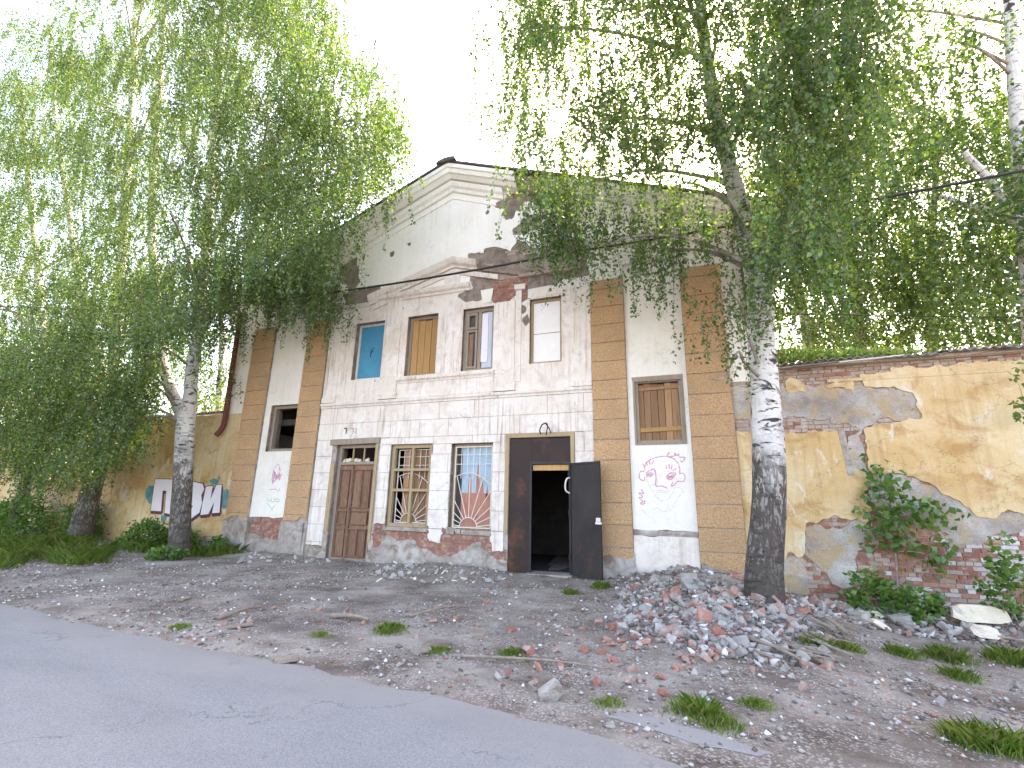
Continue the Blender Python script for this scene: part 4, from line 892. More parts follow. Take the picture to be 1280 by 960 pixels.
# bricks where the coat is gone
def covered(x, z):
    i = np.clip(np.searchsorted(xs, x), 1, len(xs)-1); j = np.clip(np.searchsorted(zs, z), 1, len(zs)-1)
    return max(FY[i, j], FC[i, j])
protos = {}
for nm, L in (('stretcher', 0.245), ('header', 0.118)):
    for mt in ('red_brick', 'washed_brick', 'grimy_brick'):
        for v in range(2):
            m = MB(); m.box(-L/2, L/2, -0.024, 0.03, -0.034, 0.034, 0.004); 
            me = bpy.data.meshes.new('brick'); me.from_pydata(m.v, [], m.f); me.materials.append(MAT[mt]); protos[(nm, mt, v)] = me
cand = []
z = -0.45; k = 0
while z < 4.66:
    x = 1.0+random.uniform(0, 0.1); k += 1; zz_ = z
    while x < 9.5:
        L = 0.245 if random.random() < (0.85 if k % 3 else 0.25) else 0.118
        c = covered(x+L/2, z+0.035)
        if c < 0.06:
            cx, cz = x+L/2, z+0.035
            if cz > 3.3: mt = 'grimy_brick' if random.random() < 0.85 else 'red_brick'
            else:
                wv = fbm(cx*0.55+3, cz*0.9, 71, 3)
                mt = 'washed_brick' if (wv+random.uniform(-0.3, 0.3) > 0.13 and cx > 3.4) else ('red_brick' if random.random() < 0.8 else 'grimy_brick')
            cand.append((cx, cz, 'stretcher' if L > 0.2 else 'header', mt))
        x += L+0.011
    z += 0.081
vis = [c for c in cand if c[1] > -0.2 and c[0] < 7.2]
vis.sort(key=lambda c: (c[1] < 0.15, -c[0]*0.15-(0.3 if c[2] == 'stretcher' else 0)+abs(c[1]-1.0)*0.2))
chosen = set(vis[:295])
rest = {k: MB() for k in ('red_brick', 'washed_brick', 'grimy_brick')}
for c in cand:
    if c in chosen:
        o = bpy.data.objects.new('brick', protos[(c[2], c[3], random.randrange(2))]); o.location = (c[0], random.uniform(-0.008, 0.006), c[1])
        o.rotation_euler = (random.uniform(-.02, .02), random.uniform(-.012, .012), random.uniform(-.02, .02)); link(o, WR)
    else:
        L = 0.12 if c[2] == 'stretcher' else 0.058
        rest[c[3]].box(c[0]-L, c[0]+L, -0.022+random.uniform(-.006, .006), 0.02, c[1]-0.034, c[1]+0.034, 0.003)
for k_, m_ in rest.items():
    if m_.v: tag(m_.build('brickwork', k_, WR), kind='stuff')
# corrugated slate sheets, overlapping, a bit askew
def slate(x0, x1, y0, y1, z0, z1, tilt, parent):
    m = MB(); n = int((x1-x0)/0.035)
    for yy, zz0 in ((y0, z0), (y1, z1)):
        for off in (0.0, 0.012):
            for i in range(n+1):
                x = x0+(x1-x0)*i/n; m.v.append((x, yy, zz0+off+0.025*math.sin(2*math.pi*(x-x0)/0.15)+tilt*(x-x0)))
    s_ = n+1
    for i in range(n):
        m.f += [(i, i+1, 2*s_+i+1, 2*s_+i), (s_+i, 3*s_+i, 3*s_+i+1, s_+i+1), (i, s_+i, s_+i+1, i+1)]
    m.build('slate_sheet', 'slate', parent)
x = 1.75; k = 0
while x < 13:
    w_ = 1.13; slate(x, x+w_, -0.34+random.uniform(-.05, .04), 1.5, 4.76+0.02*(k % 2), 5.12+0.02*(k % 2), random.uniform(-0.02, 0.015), WR); x += 1.05; k += 1
part('coping_beam', 'grey_wood', lambda m: m.box(1.95, 13.0, -0.08, 0.2, 4.703, 4.74), WR)
part('loose_strip', 'slate', lambda m: m.obox((2.0, -0.36, 4.66), (1.9, 0, 0.10), (0, 0.2, 0.02), (0, 0, 0.012)), WR)
part('loose_strip', 'white_board', lambda m: m.obox((3.1, -0.37, 4.70), (1.15, 0.02, 0.06), (0, 0.16, 0.015), (0, 0, 0.014)), WR)

WL = tag(empty('yard_wall', (-21, 0, 0)), 'ochre plastered wall with big white spray-painted letters beside tan pilaster', 'wall')
MB().box(-34.0, XL-0.003, 0.0, 0.42, -0.5, 4.50).build('core', 'cement', WL)
xs2 = lines(-30.0, -14.27, 0.12); zs2 = lines(-0.3, 4.50, 0.12); X, Z = np.meshgrid(xs2, zs2, indexing='ij')
sheet('plaster_coat', xs2, zs2, Z-0.35-0.45*fbm(X*0.9, Z*0.9, 81, 4)+0*X, [], -0.03, -0.0005, 'yellow_plaster', WL, 0.01, 6)
part('plaster_ledge', 'yellow_plaster', lambda m: m.mould(-30, -15.25, [(-0.03, 3.42), (-0.05, 3.43), (-0.055, 3.47), (-0.03, 3.48)]), WL)
x = -30.0; k = 0
while x < XL-0.9:
    slate(x, x+1.13, -0.22, 1.3, 4.54+0.018*(k % 2), 4.84+0.018*(k % 2), 0.0, WL); x += 1.06; k += 1
# letters
def gp(pts, dx=0, dy=0): return [fz(180+(a+dx)/5.82, 560+(b+dy)/5.82) for a, b in pts]
LET = [[(95,226),(228,230),(214,482),(163,472),(176,312),(150,310),(137,460),(62,456)],
       [(330,262),(380,248),(440,262),(452,300),(430,345),(436,400),(416,470),(362,510),(312,514),(314,456),(352,450),(368,425),(358,408),(318,408),(324,360),(352,356),(366,335),(358,310),(326,306)],
       [(464,282),(514,276),(497,372),(540,270),(578,268),(562,470),(508,474),(524,392),(482,480),(424,488),(441,392)]]
m = MB()
def blob(m, cx, cy, rx_, ry_, y, s):
    m.poly(gp([(cx+rx_*math.cos(a)*(1+0.35*float(fbm(2*math.cos(a), 2*math.sin(a), s, 4))), cy+ry_*math.sin(a)*(1+0.35*float(fbm(2*math.cos(a), 2*math.sin(a), s, 4)))) for a in np.linspace(0, 2*math.pi, 36, endpoint=False)]), y)
for i, b in enumerate(((60,340,36,64),(600,370,38,74),(520,245,34,22),(155,510,24,26),(556,218,9,10),(30,300,8,8),(622,410,12,20))): blob(m, *b, -0.046-0.0007*i, 5+i)
m.build('spray_cloud', 'teal_paint', WL)
m = MB(); i = 0
for p in LET:
    for dx, dy in ((-6, -5), (6, -5), (-6, 5), (3, 24), (9, 14), (-4, 20)): m.poly(gp(p, dx, dy), -0.0520-0.0006*i); i += 1
m.build('letter_shadow', 'maroon_paint', WL)
for i, p in enumerate(LET): MB().poly(gp(p), -0.0650-0.001*i).build('letter', 'lilac_paint', WL)
m = MB()
for g in ([(124,600),(132,606),(140,604),(141,614),(133,620),(128,628),(134,634)], [(141,614),(140,624),(131,640),(124,634)], [(95,605),(100,625),(92,645)], [(80,612),(88,618),(82,640)]):
    m.ribbon(smooth_path([fz(*q) for q in g], 5), 0.07, -0.046)
m.build('spray_outline', 'mauve_paint', WL)
m = MB(); i = 0
for cx, cy, r in ((58, 615, 12), (74, 628, 9), (45, 605, 8)):
    m.poly([fz(cx+r*math.cos(a)*(1+.3*math.sin(3*a)), cy+1.3*r*math.sin(a)) for a in np.linspace(0, 2*math.pi, 20, endpoint=False)], -0.045-0.001*i); i += 1
m.build('spray_patch', 'faded_pink', WL)

# ------------------------------------------------------------------ foliage tools
def unit(v): return v/(np.linalg.norm(v, axis=-1, keepdims=True)+1e-9)
def leaves_obj(name, P, D, size, mat, parent, asp=0.75, fold=0.25):
    n = len(P); rnd = RNG.normal(size=(n, 3)); D = unit(D); S = unit(np.cross(D, rnd)); Nn = np.cross(D, S)
    l = size[:, None]; w = l*asp
    V = np.empty((n, 4, 3), np.float32)
    V[:, 0] = P; V[:, 1] = P+D*l*0.42+S*w/2+Nn*l*fold*0.4; V[:, 2] = P+D*l; V[:, 3] = P+D*l*0.42-S*w/2+Nn*l*fold*0.4
    o = np_obj(name, V.reshape(-1, 3), np.arange(4*n).reshape(n, 4), mat, parent); return o
def strands(C, per, spread, lens, dens, size):
    """Hanging birch twigs below cluster points C: leaf positions, directions and sizes."""
    n = len(C); A = np.repeat(C, per, 0)+RNG.normal(size=(n*per, 3))*np.array([spread, spread, spread*0.55])
    L = RNG.uniform(lens[0], lens[1], len(A))*RNG.uniform(0.5, 1.0, len(A))
    k = np.maximum(3, (L*dens).astype(int)); idx = np.repeat(np.arange(len(A)), k)
    t = RNG.uniform(0, 1, len(idx))
    sw = RNG.normal(size=(len(A), 2))*0.16
    P = A[idx].copy(); P[:, 2] -= t*L[idx]; P[:, :2] += sw[idx]*(t*L[idx])[:, None]
    P += RNG.normal(size=P.shape)*0.036
    D = RNG.normal(size=P.shape)*0.75; D[:, 2] -= 0.75
    S = RNG.uniform(size[0], size[1], len(P))*RNG.choice((0.7, 1.0, 1.0, 1.15), len(P))
    m = len(A); tt = np.array([0, 0.35, 0.7, 1.0]); W = A[:, None, :]+np.zeros((m, 4, 3)); W[:, :, 2] -= tt*L[:, None]; W[:, :, :2] += sw[:, None, :]*(tt*L[:, None])[..., None]
    a = RNG.uniform(0, 6.28, m); off = np.stack([np.cos(a), np.sin(a), 0*a], -1)[:, None, :]*np.array([0.0045, 0.0035, 0.0025, 0.0015])[None, :, None]
    TV = np.stack([W-off, W+off], 2).reshape(-1, 3); q = np.array([(2*i, 2*i+1, 2*i+3, 2*i+2) for i in range(3)])
    return P, D, S, TV, (q[None]+8*np.arange(m)[:, None, None]).reshape(-1, 4)
def inside(poly, pts):
    P = np.array(poly, float); x, y = pts[:, 0], pts[:, 1]; r = np.zeros(len(pts), bool)
    for i in range(len(P)):
        a, b = P[i], P[(i+1) % len(P)]
        r ^= ((a[1] > y) != (b[1] > y)) & (x < (b[0]-a[0])*(y-a[1])/((b[1]-a[1]) if a[1] != b[1] else 1e-9)+a[0])
    return r
def crown_points(poly, yr, n, gap=0.0, holes=(), zmax=18.5, seed=0, ok=None):
    """Twig-cluster points spread through the crown's volume: n per call, thinned by a noise so that gaps stay open."""
    P = np.array(poly, float); lo, hi = P.min(0), P.max(0); out = []
    while len(out) < n:
        q = RNG.uniform(lo, hi, (n, 2)); q = q[inside(poly, q)]
        q = q[(fbm(q[:, 0]/70, q[:, 1]/70, 200+seed, 3) > gap-0.9+RNG.uniform(0.2, 0.9, len(q)))]
        for h in holes: q = q[(((q[:, 0]-h[0])/h[2])**2+((q[:, 1]-h[1])/h[3])**2) > RNG.uniform(0.5, 1.0, len(q))]
        for a, b in q:
            p = at(a, b, RNG.uniform(*yr))
            if p[2] < zmax and (ok is None or ok(p)): out.append(p)
    return np.array(out[:n])
def trunk_mesh(name, path, parent, sides=18, flare=0.0, seed=0):
    """path: (px, py, width in px, Y). Turned into a tapered, slightly lumpy stem."""
    pts = []; rad = []
    for px, py, w, Y in path:
        p = at(px, py, Y); pts.append(p); dp = depth_of(p); rad.append(0.5*w*0.94*dp/FPX*dp/np.linalg.norm(np.array([(px-640)/FPX*dp, dp])))
    Q = smooth_path(np.hstack([np.array(pts), np.array(rad)[:, None]]), 7); P, Rr = Q[:, :3], Q[:, 3].copy()
    m = MB(); m.tube(P, Rr, sides)
    V = np.array(m.v); n = len(P)
    for i in range(n):
        for k in range(sides):
            v = V[i*sides+k]; a = 2*math.pi*k/sides; d = v-P[i]
            f = 1+0.09*float(fbm(2*math.cos(a)+P[i][2]*1.3, 2*math.sin(a), 300+seed, 3))
            h = P[i][2]-P[0][2]
            if flare: f *= 1+flare*math.exp(-h/0.35)*(1+0.6*float(fbm(3*math.cos(a), 3*math.sin(a), 310+seed, 2)))
            V[i*sides+k] = P[i]+d*f
    return mesh_obj(name, V, m.f, 'birch_bark', parent, True), P, Rr
def limbs(parent, P, Rr, targets, r0=0.05, name='branch', lo=0.25):
    for c in targets:
        i0 = max(int(len(P)*lo), 1); best = None
        for i in range(i0, len(P)):
            d = np.linalg.norm(P[i]-c)+0.9*max(0, P[i][2]-c[2]+0.6)
            if best is None or d < best[0]: best = (d, i)
        s = P[best[1]]; r = min(r0, Rr[best[1]]*0.6); v = c-s; L = np.linalg.norm(v)
        side = RNG.normal(size=3)*0.10*L
        mid = s+v*0.4+np.array([0, 0, 0.16*L])+side*0.6; m2 = s+v*0.75+np.array([0, 0, 0.14*L])+side
        path = smooth_path([s, mid, m2, c+RNG.normal(size=3)*0.05], 4)
        MB().tube(path, np.linspace(r, 0.007, len(path)), 6, False).build(name, 'twig_bark', parent, True)
def birch(label, group, stems, C, leaf=(0.045, 0.088), per=13, spread=0.36, lens=(0.6, 1.9), dens=36, nl=22, flare=0.2, seed=0, limb_r=0.05):
    base = at(stems[0][0][0], stems[0][0][1], stems[0][0][3])
    T = tag(empty('birch_tree', tuple(base)), label, 'tree', group)
    PP = []; RR = []
    for s_i, s in enumerate(stems):
        o, P, R_ = trunk_mesh('trunk' if s_i == 0 else 'stem', s, T, 20 if s_i == 0 else 14, flare if s_i == 0 else 0, seed+s_i); PP.append(P); RR.append(R_)
    P = np.vstack(PP); R_ = np.hstack(RR)
    idx = RNG.choice(len(C), min(nl, len(C)), replace=False)
    limbs(T, P, R_, C[idx], limb_r)
    p, d, s, tv, tf = strands(C, per, spread, lens, dens, leaf)
    cr = leaves_obj('crown', p, d, s, 'birch_leaf', T)
    tag(np_obj('twigs', tv, tf, 'fine_twig', cr), kind='stuff')
    return T

# front birch by the rubble heap
TY = -2.05
C = np.vstack([
 crown_points([(640,-200),(622,60),(628,130),(655,185),(690,225),(720,210),(760,195),(850,190),(900,185),(930,235),(1000,300),(1010,250),(1060,200),(1095,100),(1110,-200)], (-5.0, -0.9), 440, 0.02, [(905,45,42,48), (590,60,40,60), (918,195,30,75)], 24, 1),
 crown_points([(655,215),(700,215),(720,290),(745,340),(715,350),(690,300)], (-3.0, -1.8), 14, -0.9),
 crown_points([(720,240),(900,240),(900,285),(850,290),(800,280),(740,320)], (-3.2, -1.8), 11, -0.9),
 crown_points([(800,270),(840,290),(838,355),(820,330)], (-2.6, -2.2), 4, -0.9),
 crown_points([(895,330),(925,310),(940,380),(905,410),(880,400)], (-2.9, -2.2), 3, -0.9),
 crown_points([(960,240),(1010,240),(1000,330),(965,350)], (-3.6, -1.4), 16, -0.9)])
trunkR = [(956,782,58,TY),(955,750,54,TY),(956,700,50,TY),(961,630,47,TY),(961,570,45,TY),(956,490,40,TY),(952,430,37,TY),(950,385,36,TY),(944,340,31,TY),(931,285,27,TY),(920,240,25,TY-.1),(908,195,22,TY-.2),(892,120,18,TY-.3),(878,30,15,TY-.4),(868,-90,11,TY-.5),(862,-220,6,TY-.5)]
stemR = [(950,380,24,TY),(966,335,22,TY),(982,250,19,TY+.2),(994,160,16,TY+.3),(1002,100,15,TY+.4),(1008,30,12,TY+.5),(1015,-90,9,TY+.6),(1020,-200,5,TY+.6)]
T0 = birch('thick birch with dark furrowed base rising from the rubble heap', None, [trunkR, stemR], C, nl=34, seed=1, flare=0.30, limb_r=0.055)
def extra_branch(T, pts, r):
    P = smooth_path([at(a, b, y) for a, b, y in pts], 5); MB().tube(P, np.linspace(r, r*0.25, len(P)), 7, False).build('branch', 'twig_bark', T, True)
extra_branch(T0, [(930,290,TY-.2),(918,265,TY-.4),(905,245,TY-.5),(890,236,TY-.6)], 0.05)
extra_branch(T0, [(948,470,TY-.3),(930,452,TY-.5),(922,440,TY-.6),(905,472,TY-.6),(886,474,TY-.7)], 0.035)
extra_branch(T0, [(948,455,TY-.3),(936,420,TY-.5),(925,380,TY-.6),(905,360,TY-.6)], 0.035)
MB().tube(smooth_path([at(957, 764, TY-0.42), at(960, 757, TY-0.44), at(966, 748, TY-0.42)], 4), [0.05, 0.10, 0.03]*1+[0.02]*6 if False else 0.07, 8).build('hollow', 'dark_void', T0, True)

# birches along the left wall
def okL(p): return (p[0] < -15.8 or p[1] < -0.35) and p[2] > 1.5
left_poly = [(-160,-200),(405,-200),(415,0),(432,66),(480,72),(500,130),(498,190),(478,225),(450,270),(405,300),(330,330),(300,360),(250,400),(170,430),(60,470),(-160,480)]
CL = np.vstack([crown_points(left_poly, (-4.6, -0.2), 1500, -0.25, [(205,110,10,26), (0,330,20,30), (60,10,30,25)], 26, 3, okL),
 crown_points([(300,330),(345,310),(400,305),(432,330),(425,375),(400,395),(380,350),(345,385),(312,372)], (-2.2, -0.8), 40, -0.9, (), 18, 4, okL),
 crown_points([(-60,420),(170,420),(190,470),(160,545),(120,560),(70,590),(30,575),(-60,570)], (-3.4, -0.8), 230, -0.25, (), 18, 5, okL),
 crown_points([(170,430),(205,440),(200,480),(170,520)], (-2.4, -1.0), 12, -0.9, (), 18, 5, okL),
 crown_points([(255,390),(300,380),(290,450),(260,470)], (-1.4, -0.6), 8, -0.9, (), 18, 6, okL)])
Y1_, Y2_, Y3_ = -1.46, -0.95, -0.9
stemsA = [[(224,706,38,Y1_),(224,685,32,Y1_),(226,640,29,Y1_),(229,590,27,Y1_),(231,545,27,Y1_),(233,520,25,Y1_),(238,495,20,Y1_),(241,455,18,Y1_),(249,410,17,Y1_),(252,375,16,Y1_),(258,310,14,Y1_),(264,220,12,Y1_),(272,110,10,Y1_),(280,0,8,Y1_),(285,-150,5,Y1_)],
          [(231,530,20,Y1_),(222,505,18,Y1_+.1),(210,478,16,Y1_+.2),(203,440,15,Y1_+.3),(196,380,14,Y1_+.4),(190,290,13,Y1_+.5),(193,190,12,Y1_+.5),(199,110,11,Y1_+.5),(205,20,9,Y1_+.6),(212,-120,5,Y1_+.6)],
          [(258,310,10,Y1_),(300,245,9,Y1_-.4),(335,190,8,Y1_-.7),(365,145,6,Y1_-.9),(390,90,4,Y1_-1.1)]]
stemsB = [[(97,700,46,Y2_),(99,680,38,Y2_),(106,645,34,Y2_),(119,595,28,Y2_),(133,550,24,Y2_),(140,500,21,Y2_),(146,430,18,Y2_),(152,340,15,Y2_),(158,230,13,Y2_),(166,110,10,Y2_),(172,-60,6,Y2_)],
          [(140,500,15,Y2_),(120,440,13,Y2_-.2),(100,360,11,Y2_-.4),(85,260,9,Y2_-.6),(70,150,7,Y2_-.8),(60,20,5,Y2_-.9)]]
stemsC = [[(22,660,22,Y3_),(28,620,19,Y3_),(40,578,17,Y3_),(50,525,15,Y3_),(56,450,13,Y3_),(48,340,11,Y3_),(36,230,9,Y3_),(25,100,6,Y3_)]]
xa = at(228, 600, Y1_)[0]; xb = at(120, 600, Y2_)[0]
bA = CL[:, 0] > (xa+xb)/2-0.5; bC = CL[:, 0] < -21.5; bB = ~bA & ~bC
birch('forked birch in front of the white spray-painted letters', 'birches along the ochre wall', stemsA, CL[bA], nl=40, seed=11)
birch('leaning grey-footed birch growing between dark bushes and the ochre wall', 'birches along the ochre wall', stemsB, CL[bB], nl=26, seed=21)
birch('thin slanting birch at the far end of the lettered ochre wall', 'birches along the ochre wall', stemsC, CL[bC], nl=12, seed=31)

# birches behind the walls
def bgb(label, stems, poly, yr, n, seed, ok=None, leaf=(0.08, 0.13), per=13, group='birches behind the walls', nl=10, spread=0.5, gap=-0.05):
    birch(label, group, stems, crown_points(poly, yr, n, gap, (), 19, seed, ok), leaf=leaf, per=per, spread=spread, lens=(0.4, 1.2), dens=26, nl=nl, flare=0.1, seed=seed, limb_r=0.05)
okR = lambda p: p[0] > XR+0.6 and p[2] > 4.9
bgb('tall white birch leaning beside the end of the slate-topped wall', [[(1296,500,34,2.6),(1290,400,31,2.6),(1284,290,28,2.6),(1276,200,25,2.6),(1269,120,22,2.6),(1263,30,18,2.6),(1256,-80,12,2.6)], [(1287,300,20,2.6),(1262,262,17,2.4),(1236,225,14,2.2),(1205,190,10,2.0)], [(1284,285,18,2.6),(1250,268,14,2.8),(1205,255,10,3.0),(1175,245,6,3.2)]],
    [(960,-200),(1420,-260),(1420,430),(1200,430),(1160,330),(990,280),(980,60)], (1.4, 4.2), 230, 41, okR, per=10, nl=16, gap=0.10)
bgb('slim birch behind the slate coping, close to the rusty drainpipe', [[(1012,480,16,5.5),(1010,430,15,5.5),(1002,380,13,5.5),(990,320,12,5.5),(985,240,9,5.5),(990,150,6,5.5)], [(1010,430,9,5.5),(1030,390,8,5.6),(1045,330,6,5.8)]],
    [(945,110),(1060,90),(1080,300),(1060,440),(960,430),(945,300)], (1.0, 7.0), 160, 43, okR, nl=6)
bgb('straight pale birch with twin stems behind the slate coping', [[(1082,480,17,6.5),(1076,430,16,6.5),(1066,350,14,6.5),(1058,280,12,6.5),(1056,200,9,6.5),(1060,90,6,6.5)], [(1074,420,10,6.5),(1060,395,9,6.6),(1040,340,7,6.8)]],
    [(1030,70),(1150,60),(1170,300),(1150,440),(1040,435)], (5.0, 8.5), 170, 44, okR, nl=6)
bgb('grey birch half hidden in leaves behind the ochre brick wall', [[(1165,480,16,7.5),(1164,420,15,7.5),(1160,360,13,7.5),(1166,280,11,7.5),(1172,180,8,7.5)]],
    [(1120,90),(1330,120),(1340,440),(1120,440)], (5.5, 9.5), 210, 45, okR, nl=6)
okB = lambda p: p[0] < XL-0.8 and p[2] > 2.6
bgb('pale young birch rising behind the lettered wall by the drainpipe', [[(272,560,11,4.0),(274,500,10,4.0),(278,430,9,4.0),(276,360,7,4.0),(280,250,5,4.0)]], [(190,330),(300,330),(300,520),(180,520)], (2.5, 6.0), 90, 46, okB, nl=5)
bgb('bushy birch rising behind the far stretch of lettered wall', [[(110,580,12,5.0),(108,520,11,5.0),(100,440,9,5.0),(95,340,6,5.0)]], [(-80,300),(200,320),(190,525),(-80,560)], (2.5, 8.0), 150, 47, okB, nl=5)

# ------------------------------------------------------------------ bushes, saplings, grass
def bush(name, label, base, R3, n, leaf, group=None, mat='shrub_leaf', stems=5, asp=0.8, cat='bush'):
    T = tag(empty(name, tuple(base)), label, cat, group)
    nc = max(6, n//26); q = unit(RNG.normal(size=(nc, 3)))*RNG.uniform(0.35, 1, (nc, 1))**0.5
    q[:, 2] = np.abs(q[:, 2]); Cc = np.array(base)+q*np.array(R3)*np.array([1, 1, 1.0])
    idx = RNG.integers(0, nc, n); P = Cc[idx]+RNG.normal(size=(n, 3))*0.10*np.mean(R3)**0.5
    P[:, 1] = np.minimum(P[:, 1], -0.06); P[:, 2] = np.maximum(P[:, 2], ground_h(P[:, 0], P[:, 1])+0.01)
    D = RNG.normal(size=(n, 3)); D[:, 2] *= 0.45; D += (P-np.array(base))*0.5; D[:, 1] -= 0.2
    leaves_obj('foliage', P, D, RNG.uniform(leaf[0], leaf[1], n), mat, T, asp)
    for k in range(stems):
        c = Cc[k % nc]; b = np.array(base)+RNG.normal(size=3)*np.array([0.06, 0.06, 0]); b[2] -= 0.05
        p = smooth_path([b, (b+c)/2+RNG.normal(size=3)*0.05, c], 4); MB().tube(p, np.linspace(0.014, 0.004, len(p)), 5, False).build('stem', 'twig_bark', T)
    return T
def gp3(px, py):
    p = gnd(px, py); p[2] = float(ground_h(p[0], p[1])); return p
gl = 'bushes along the ochre wall'
HB = 1.5
for i, (px, py, r, h, n, lb) in enumerate((
  (20,672,1.6,1.0,2600,'dark spreading bush at the foot of the slanting birch'), (62,668,1.3,0.95,2200,'dense dark bush left of the leaning grey-footed birch'.replace('left of','hard against')),
  (140,676,1.0,1.05,1700,'dark green bush between the leaning birch and the forked birch'), (180,684,0.9,0.55,1200,'low weedy bush beside the white letter shadow'),
  (255,686,0.8,0.55,1200,'low green bush below the painted letters'), (205,700,0.5,0.3,500,'small weedy bush at the foot of the forked birch'), (285,690,0.4,0.3,420,'small weed bush at the foot of the corner pilaster'))):
    b = gp3(px, py); b[1] = min(b[1], -0.45); bush('bush', lb, b, (r, min(r*0.6, 0.9), h*HB), int(n*1.6), (0.06, 0.12), gl)
# shrubs by the right wall
def wall_bush(px, py, Y, R3, n, lb, leaf=(0.07, 0.13), nm='bush', stems=4):
    p = at(px, py, Y); p[2] = float(ground_h(p[0], p[1])); return bush(nm, lb, p, R3, n, leaf, 'shrubs along the brick wall', 'shrub_leaf', stems)
wall_bush(1092, 770, -0.75, (0.45, 0.4, 0.62), 620, 'bright maple-leaved bush above the pale plaster slab')
wall_bush(1140, 775, -0.75, (0.5, 0.4, 0.42), 520, 'low maple-leaved bush between two pale plaster slabs')
wall_bush(1268, 780, -1.0, (0.30, 0.3, 1.5), 460, 'tall leafy shrub against whitewashed bricks')
def climber(label, stem, tufts, Y):
    b = at(*stem[0], Y); b[2] = float(ground_h(b[0], b[1]))-0.05
    T = tag(empty('sapling', tuple(b)), label, 'sapling', 'saplings on the brick wall')
    pts = smooth_path([b]+[at(a, c, Y) for a, c in stem[1:]], 5); MB().tube(pts, np.linspace(0.018, 0.006, len(pts)), 6, False).build('stem', 'twig_bark', T)
    for px, py, r, n in tufts:
        c = at(px, py, Y-0.1); i = int(np.argmin(np.linalg.norm(pts-c, axis=1))); P = c+RNG.normal(size=(n, 3))*np.array([r, 0.10, r*0.8])*0.5; P[:, 1] = np.minimum(P[:, 1], -0.07)
        D = RNG.normal(size=(n, 3)); D[:, 2] -= 0.3; D[:, 1] -= 0.5
        tag(leaves_obj('foliage', P, D, RNG.uniform(0.09, 0.17, n), 'shrub_leaf', T, 0.9), kind='stuff')
        MB().tube(smooth_path([pts[i], (pts[i]+c)/2+np.array([0, -.04, .04]), c], 4), 0.006, 5, False).build('twig', 'twig_bark', T)
climber('young maple sapling climbing the bare brick strip', [(1122,760),(1120,700),(1116,655),(1110,610),(1102,585)], [(1098,590,.3,26),(1108,612,.45,75),(1106,640,.45,70),(1138,640,.5,70),(1162,640,.42,55),(1118,668,.3,30),(1100,672,.42,60),(1166,695,.42,55),(1175,640,.2,12)], -0.16)
climber('thin shrub sprig hanging at the edge of yellow plaster', [(1290,780),(1296,700),(1292,600),(1284,520)], [(1274,505,.25,14),(1276,520,.2,10),(1268,468,.25,12)], -0.3)
def grass_obj(name, xy, hgt, per, spread, parent=None):
    n = len(xy)*per; P = np.repeat(np.asarray(xy, float), per, 0)[:, :2]+RNG.normal(size=(n, 2))*spread
    P = np.column_stack([P, ground_h(P[:, 0], P[:, 1])-0.01]); r_ = np.hypot(*(P[:, :2]-np.repeat(np.asarray(xy, float), per, 0)[:, :2]).T); h = RNG.uniform(0.25, 1.0, n)*hgt*np.exp(-(r_/(2.2*spread))**2)+0.02
    a = RNG.uniform(0, 2*math.pi, n); lean = RNG.uniform(0.1, 1.1, n)*h; w = RNG.uniform(0.0012, 0.0032, n)
    dx, dy = np.cos(a), np.sin(a); S = np.column_stack([-dy, dx, 0*a])*w[:, None]
    M1 = P+np.column_stack([dx*lean*0.3, dy*lean*0.3, h*0.6]); T_ = P+np.column_stack([dx*lean, dy*lean, h])
    V = np.stack([P-S, P+S, M1+S*0.7, T_, M1-S*0.7], 1)
    return np_obj(name, V.reshape(-1, 3), np.arange(5*n).reshape(n, 5), 'grass_blade', parent)
def tuft(px, py, h, lb):
    p = gp3(px, py); T = tag(empty('grass_tuft', tuple(p)), lb, 'grass tuft', 'tufts in the gravel')
    tag(grass_obj('foliage', [p[:2]], h*0.7, int(160+1100*h), 0.05+0.27*h, T), kind='stuff')
gxy = []
while len(gxy) < 620:
    px = random.uniform(-40, 300); py = random.uniform(676, 712); p = gnd(px, py)
    edge = 700-6*math.sin(px*0.045)+14*float(fbm(px*0.03, 1.0, 95, 4))-(px-160)*0.05
    if p[1] < -0.4 and py < edge and float(fbm(p[0]*0.8, p[1]*1.4, 96, 3))+random.uniform(-.35, .35) > -0.05: gxy.append(p[:2])
tag(grass_obj('grass', gxy, 0.34, 30, 0.16), 'lush green grass under the birches by the ochre wall', 'grass', None, 'stuff')
tufts = [(487,790,.20,'grass tuft among splintered wood and brick crumbs'),(548,815,.10,'thin grass sprigs beside the long pale stick'),(640,818,.12,'grass sprigs at the middle of the long pale stick'),(714,742,.16,'small tuft before the open steel door'),
 (752,735,.22,'bright grass tuft under the free edge of the steel door'),(602,690,.16,'bright weed tuft on the debris below the grilled windows'),(872,893,.22,'upright grass tuft beside the asphalt scrap'),(900,905,.14,'sparse grass tuft growing out of the gravel behind the asphalt scrap'),
 (1258,938,.28,'tall grass tuft in the gravel beside a broad leafy weed'),(1218,930,.24,'broad leafy weed beside the tall grass tuft'),(1130,820,.22,'weed tuft in the dark soil before the brick wall'),(1062,812,.16,'weed tuft at the end of the timber heap'),
 (1186,825,.30,'tall pale weed in the dark soil below the slab'),(1200,848,.2,'small weed behind the tall pale one'),(1268,830,.34,'leafy weed tuft near the tall shrub on dark soil'),(1022,808,.22,'weed tuft sprouting among the sticks of the rubble heap'),(945,882,.10,'tiny grass tuft between brick crumbs'),(760,880,.08,'tiny grass tuft beside the round grey stone'),
 (225,785,.08,'tiny tuft at the road edge among pale crumbs'),(400,795,.07,'tiny tuft beside the cracked board')]
for px, py, h, lb in tufts:
    tuft(px, py, h, lb)
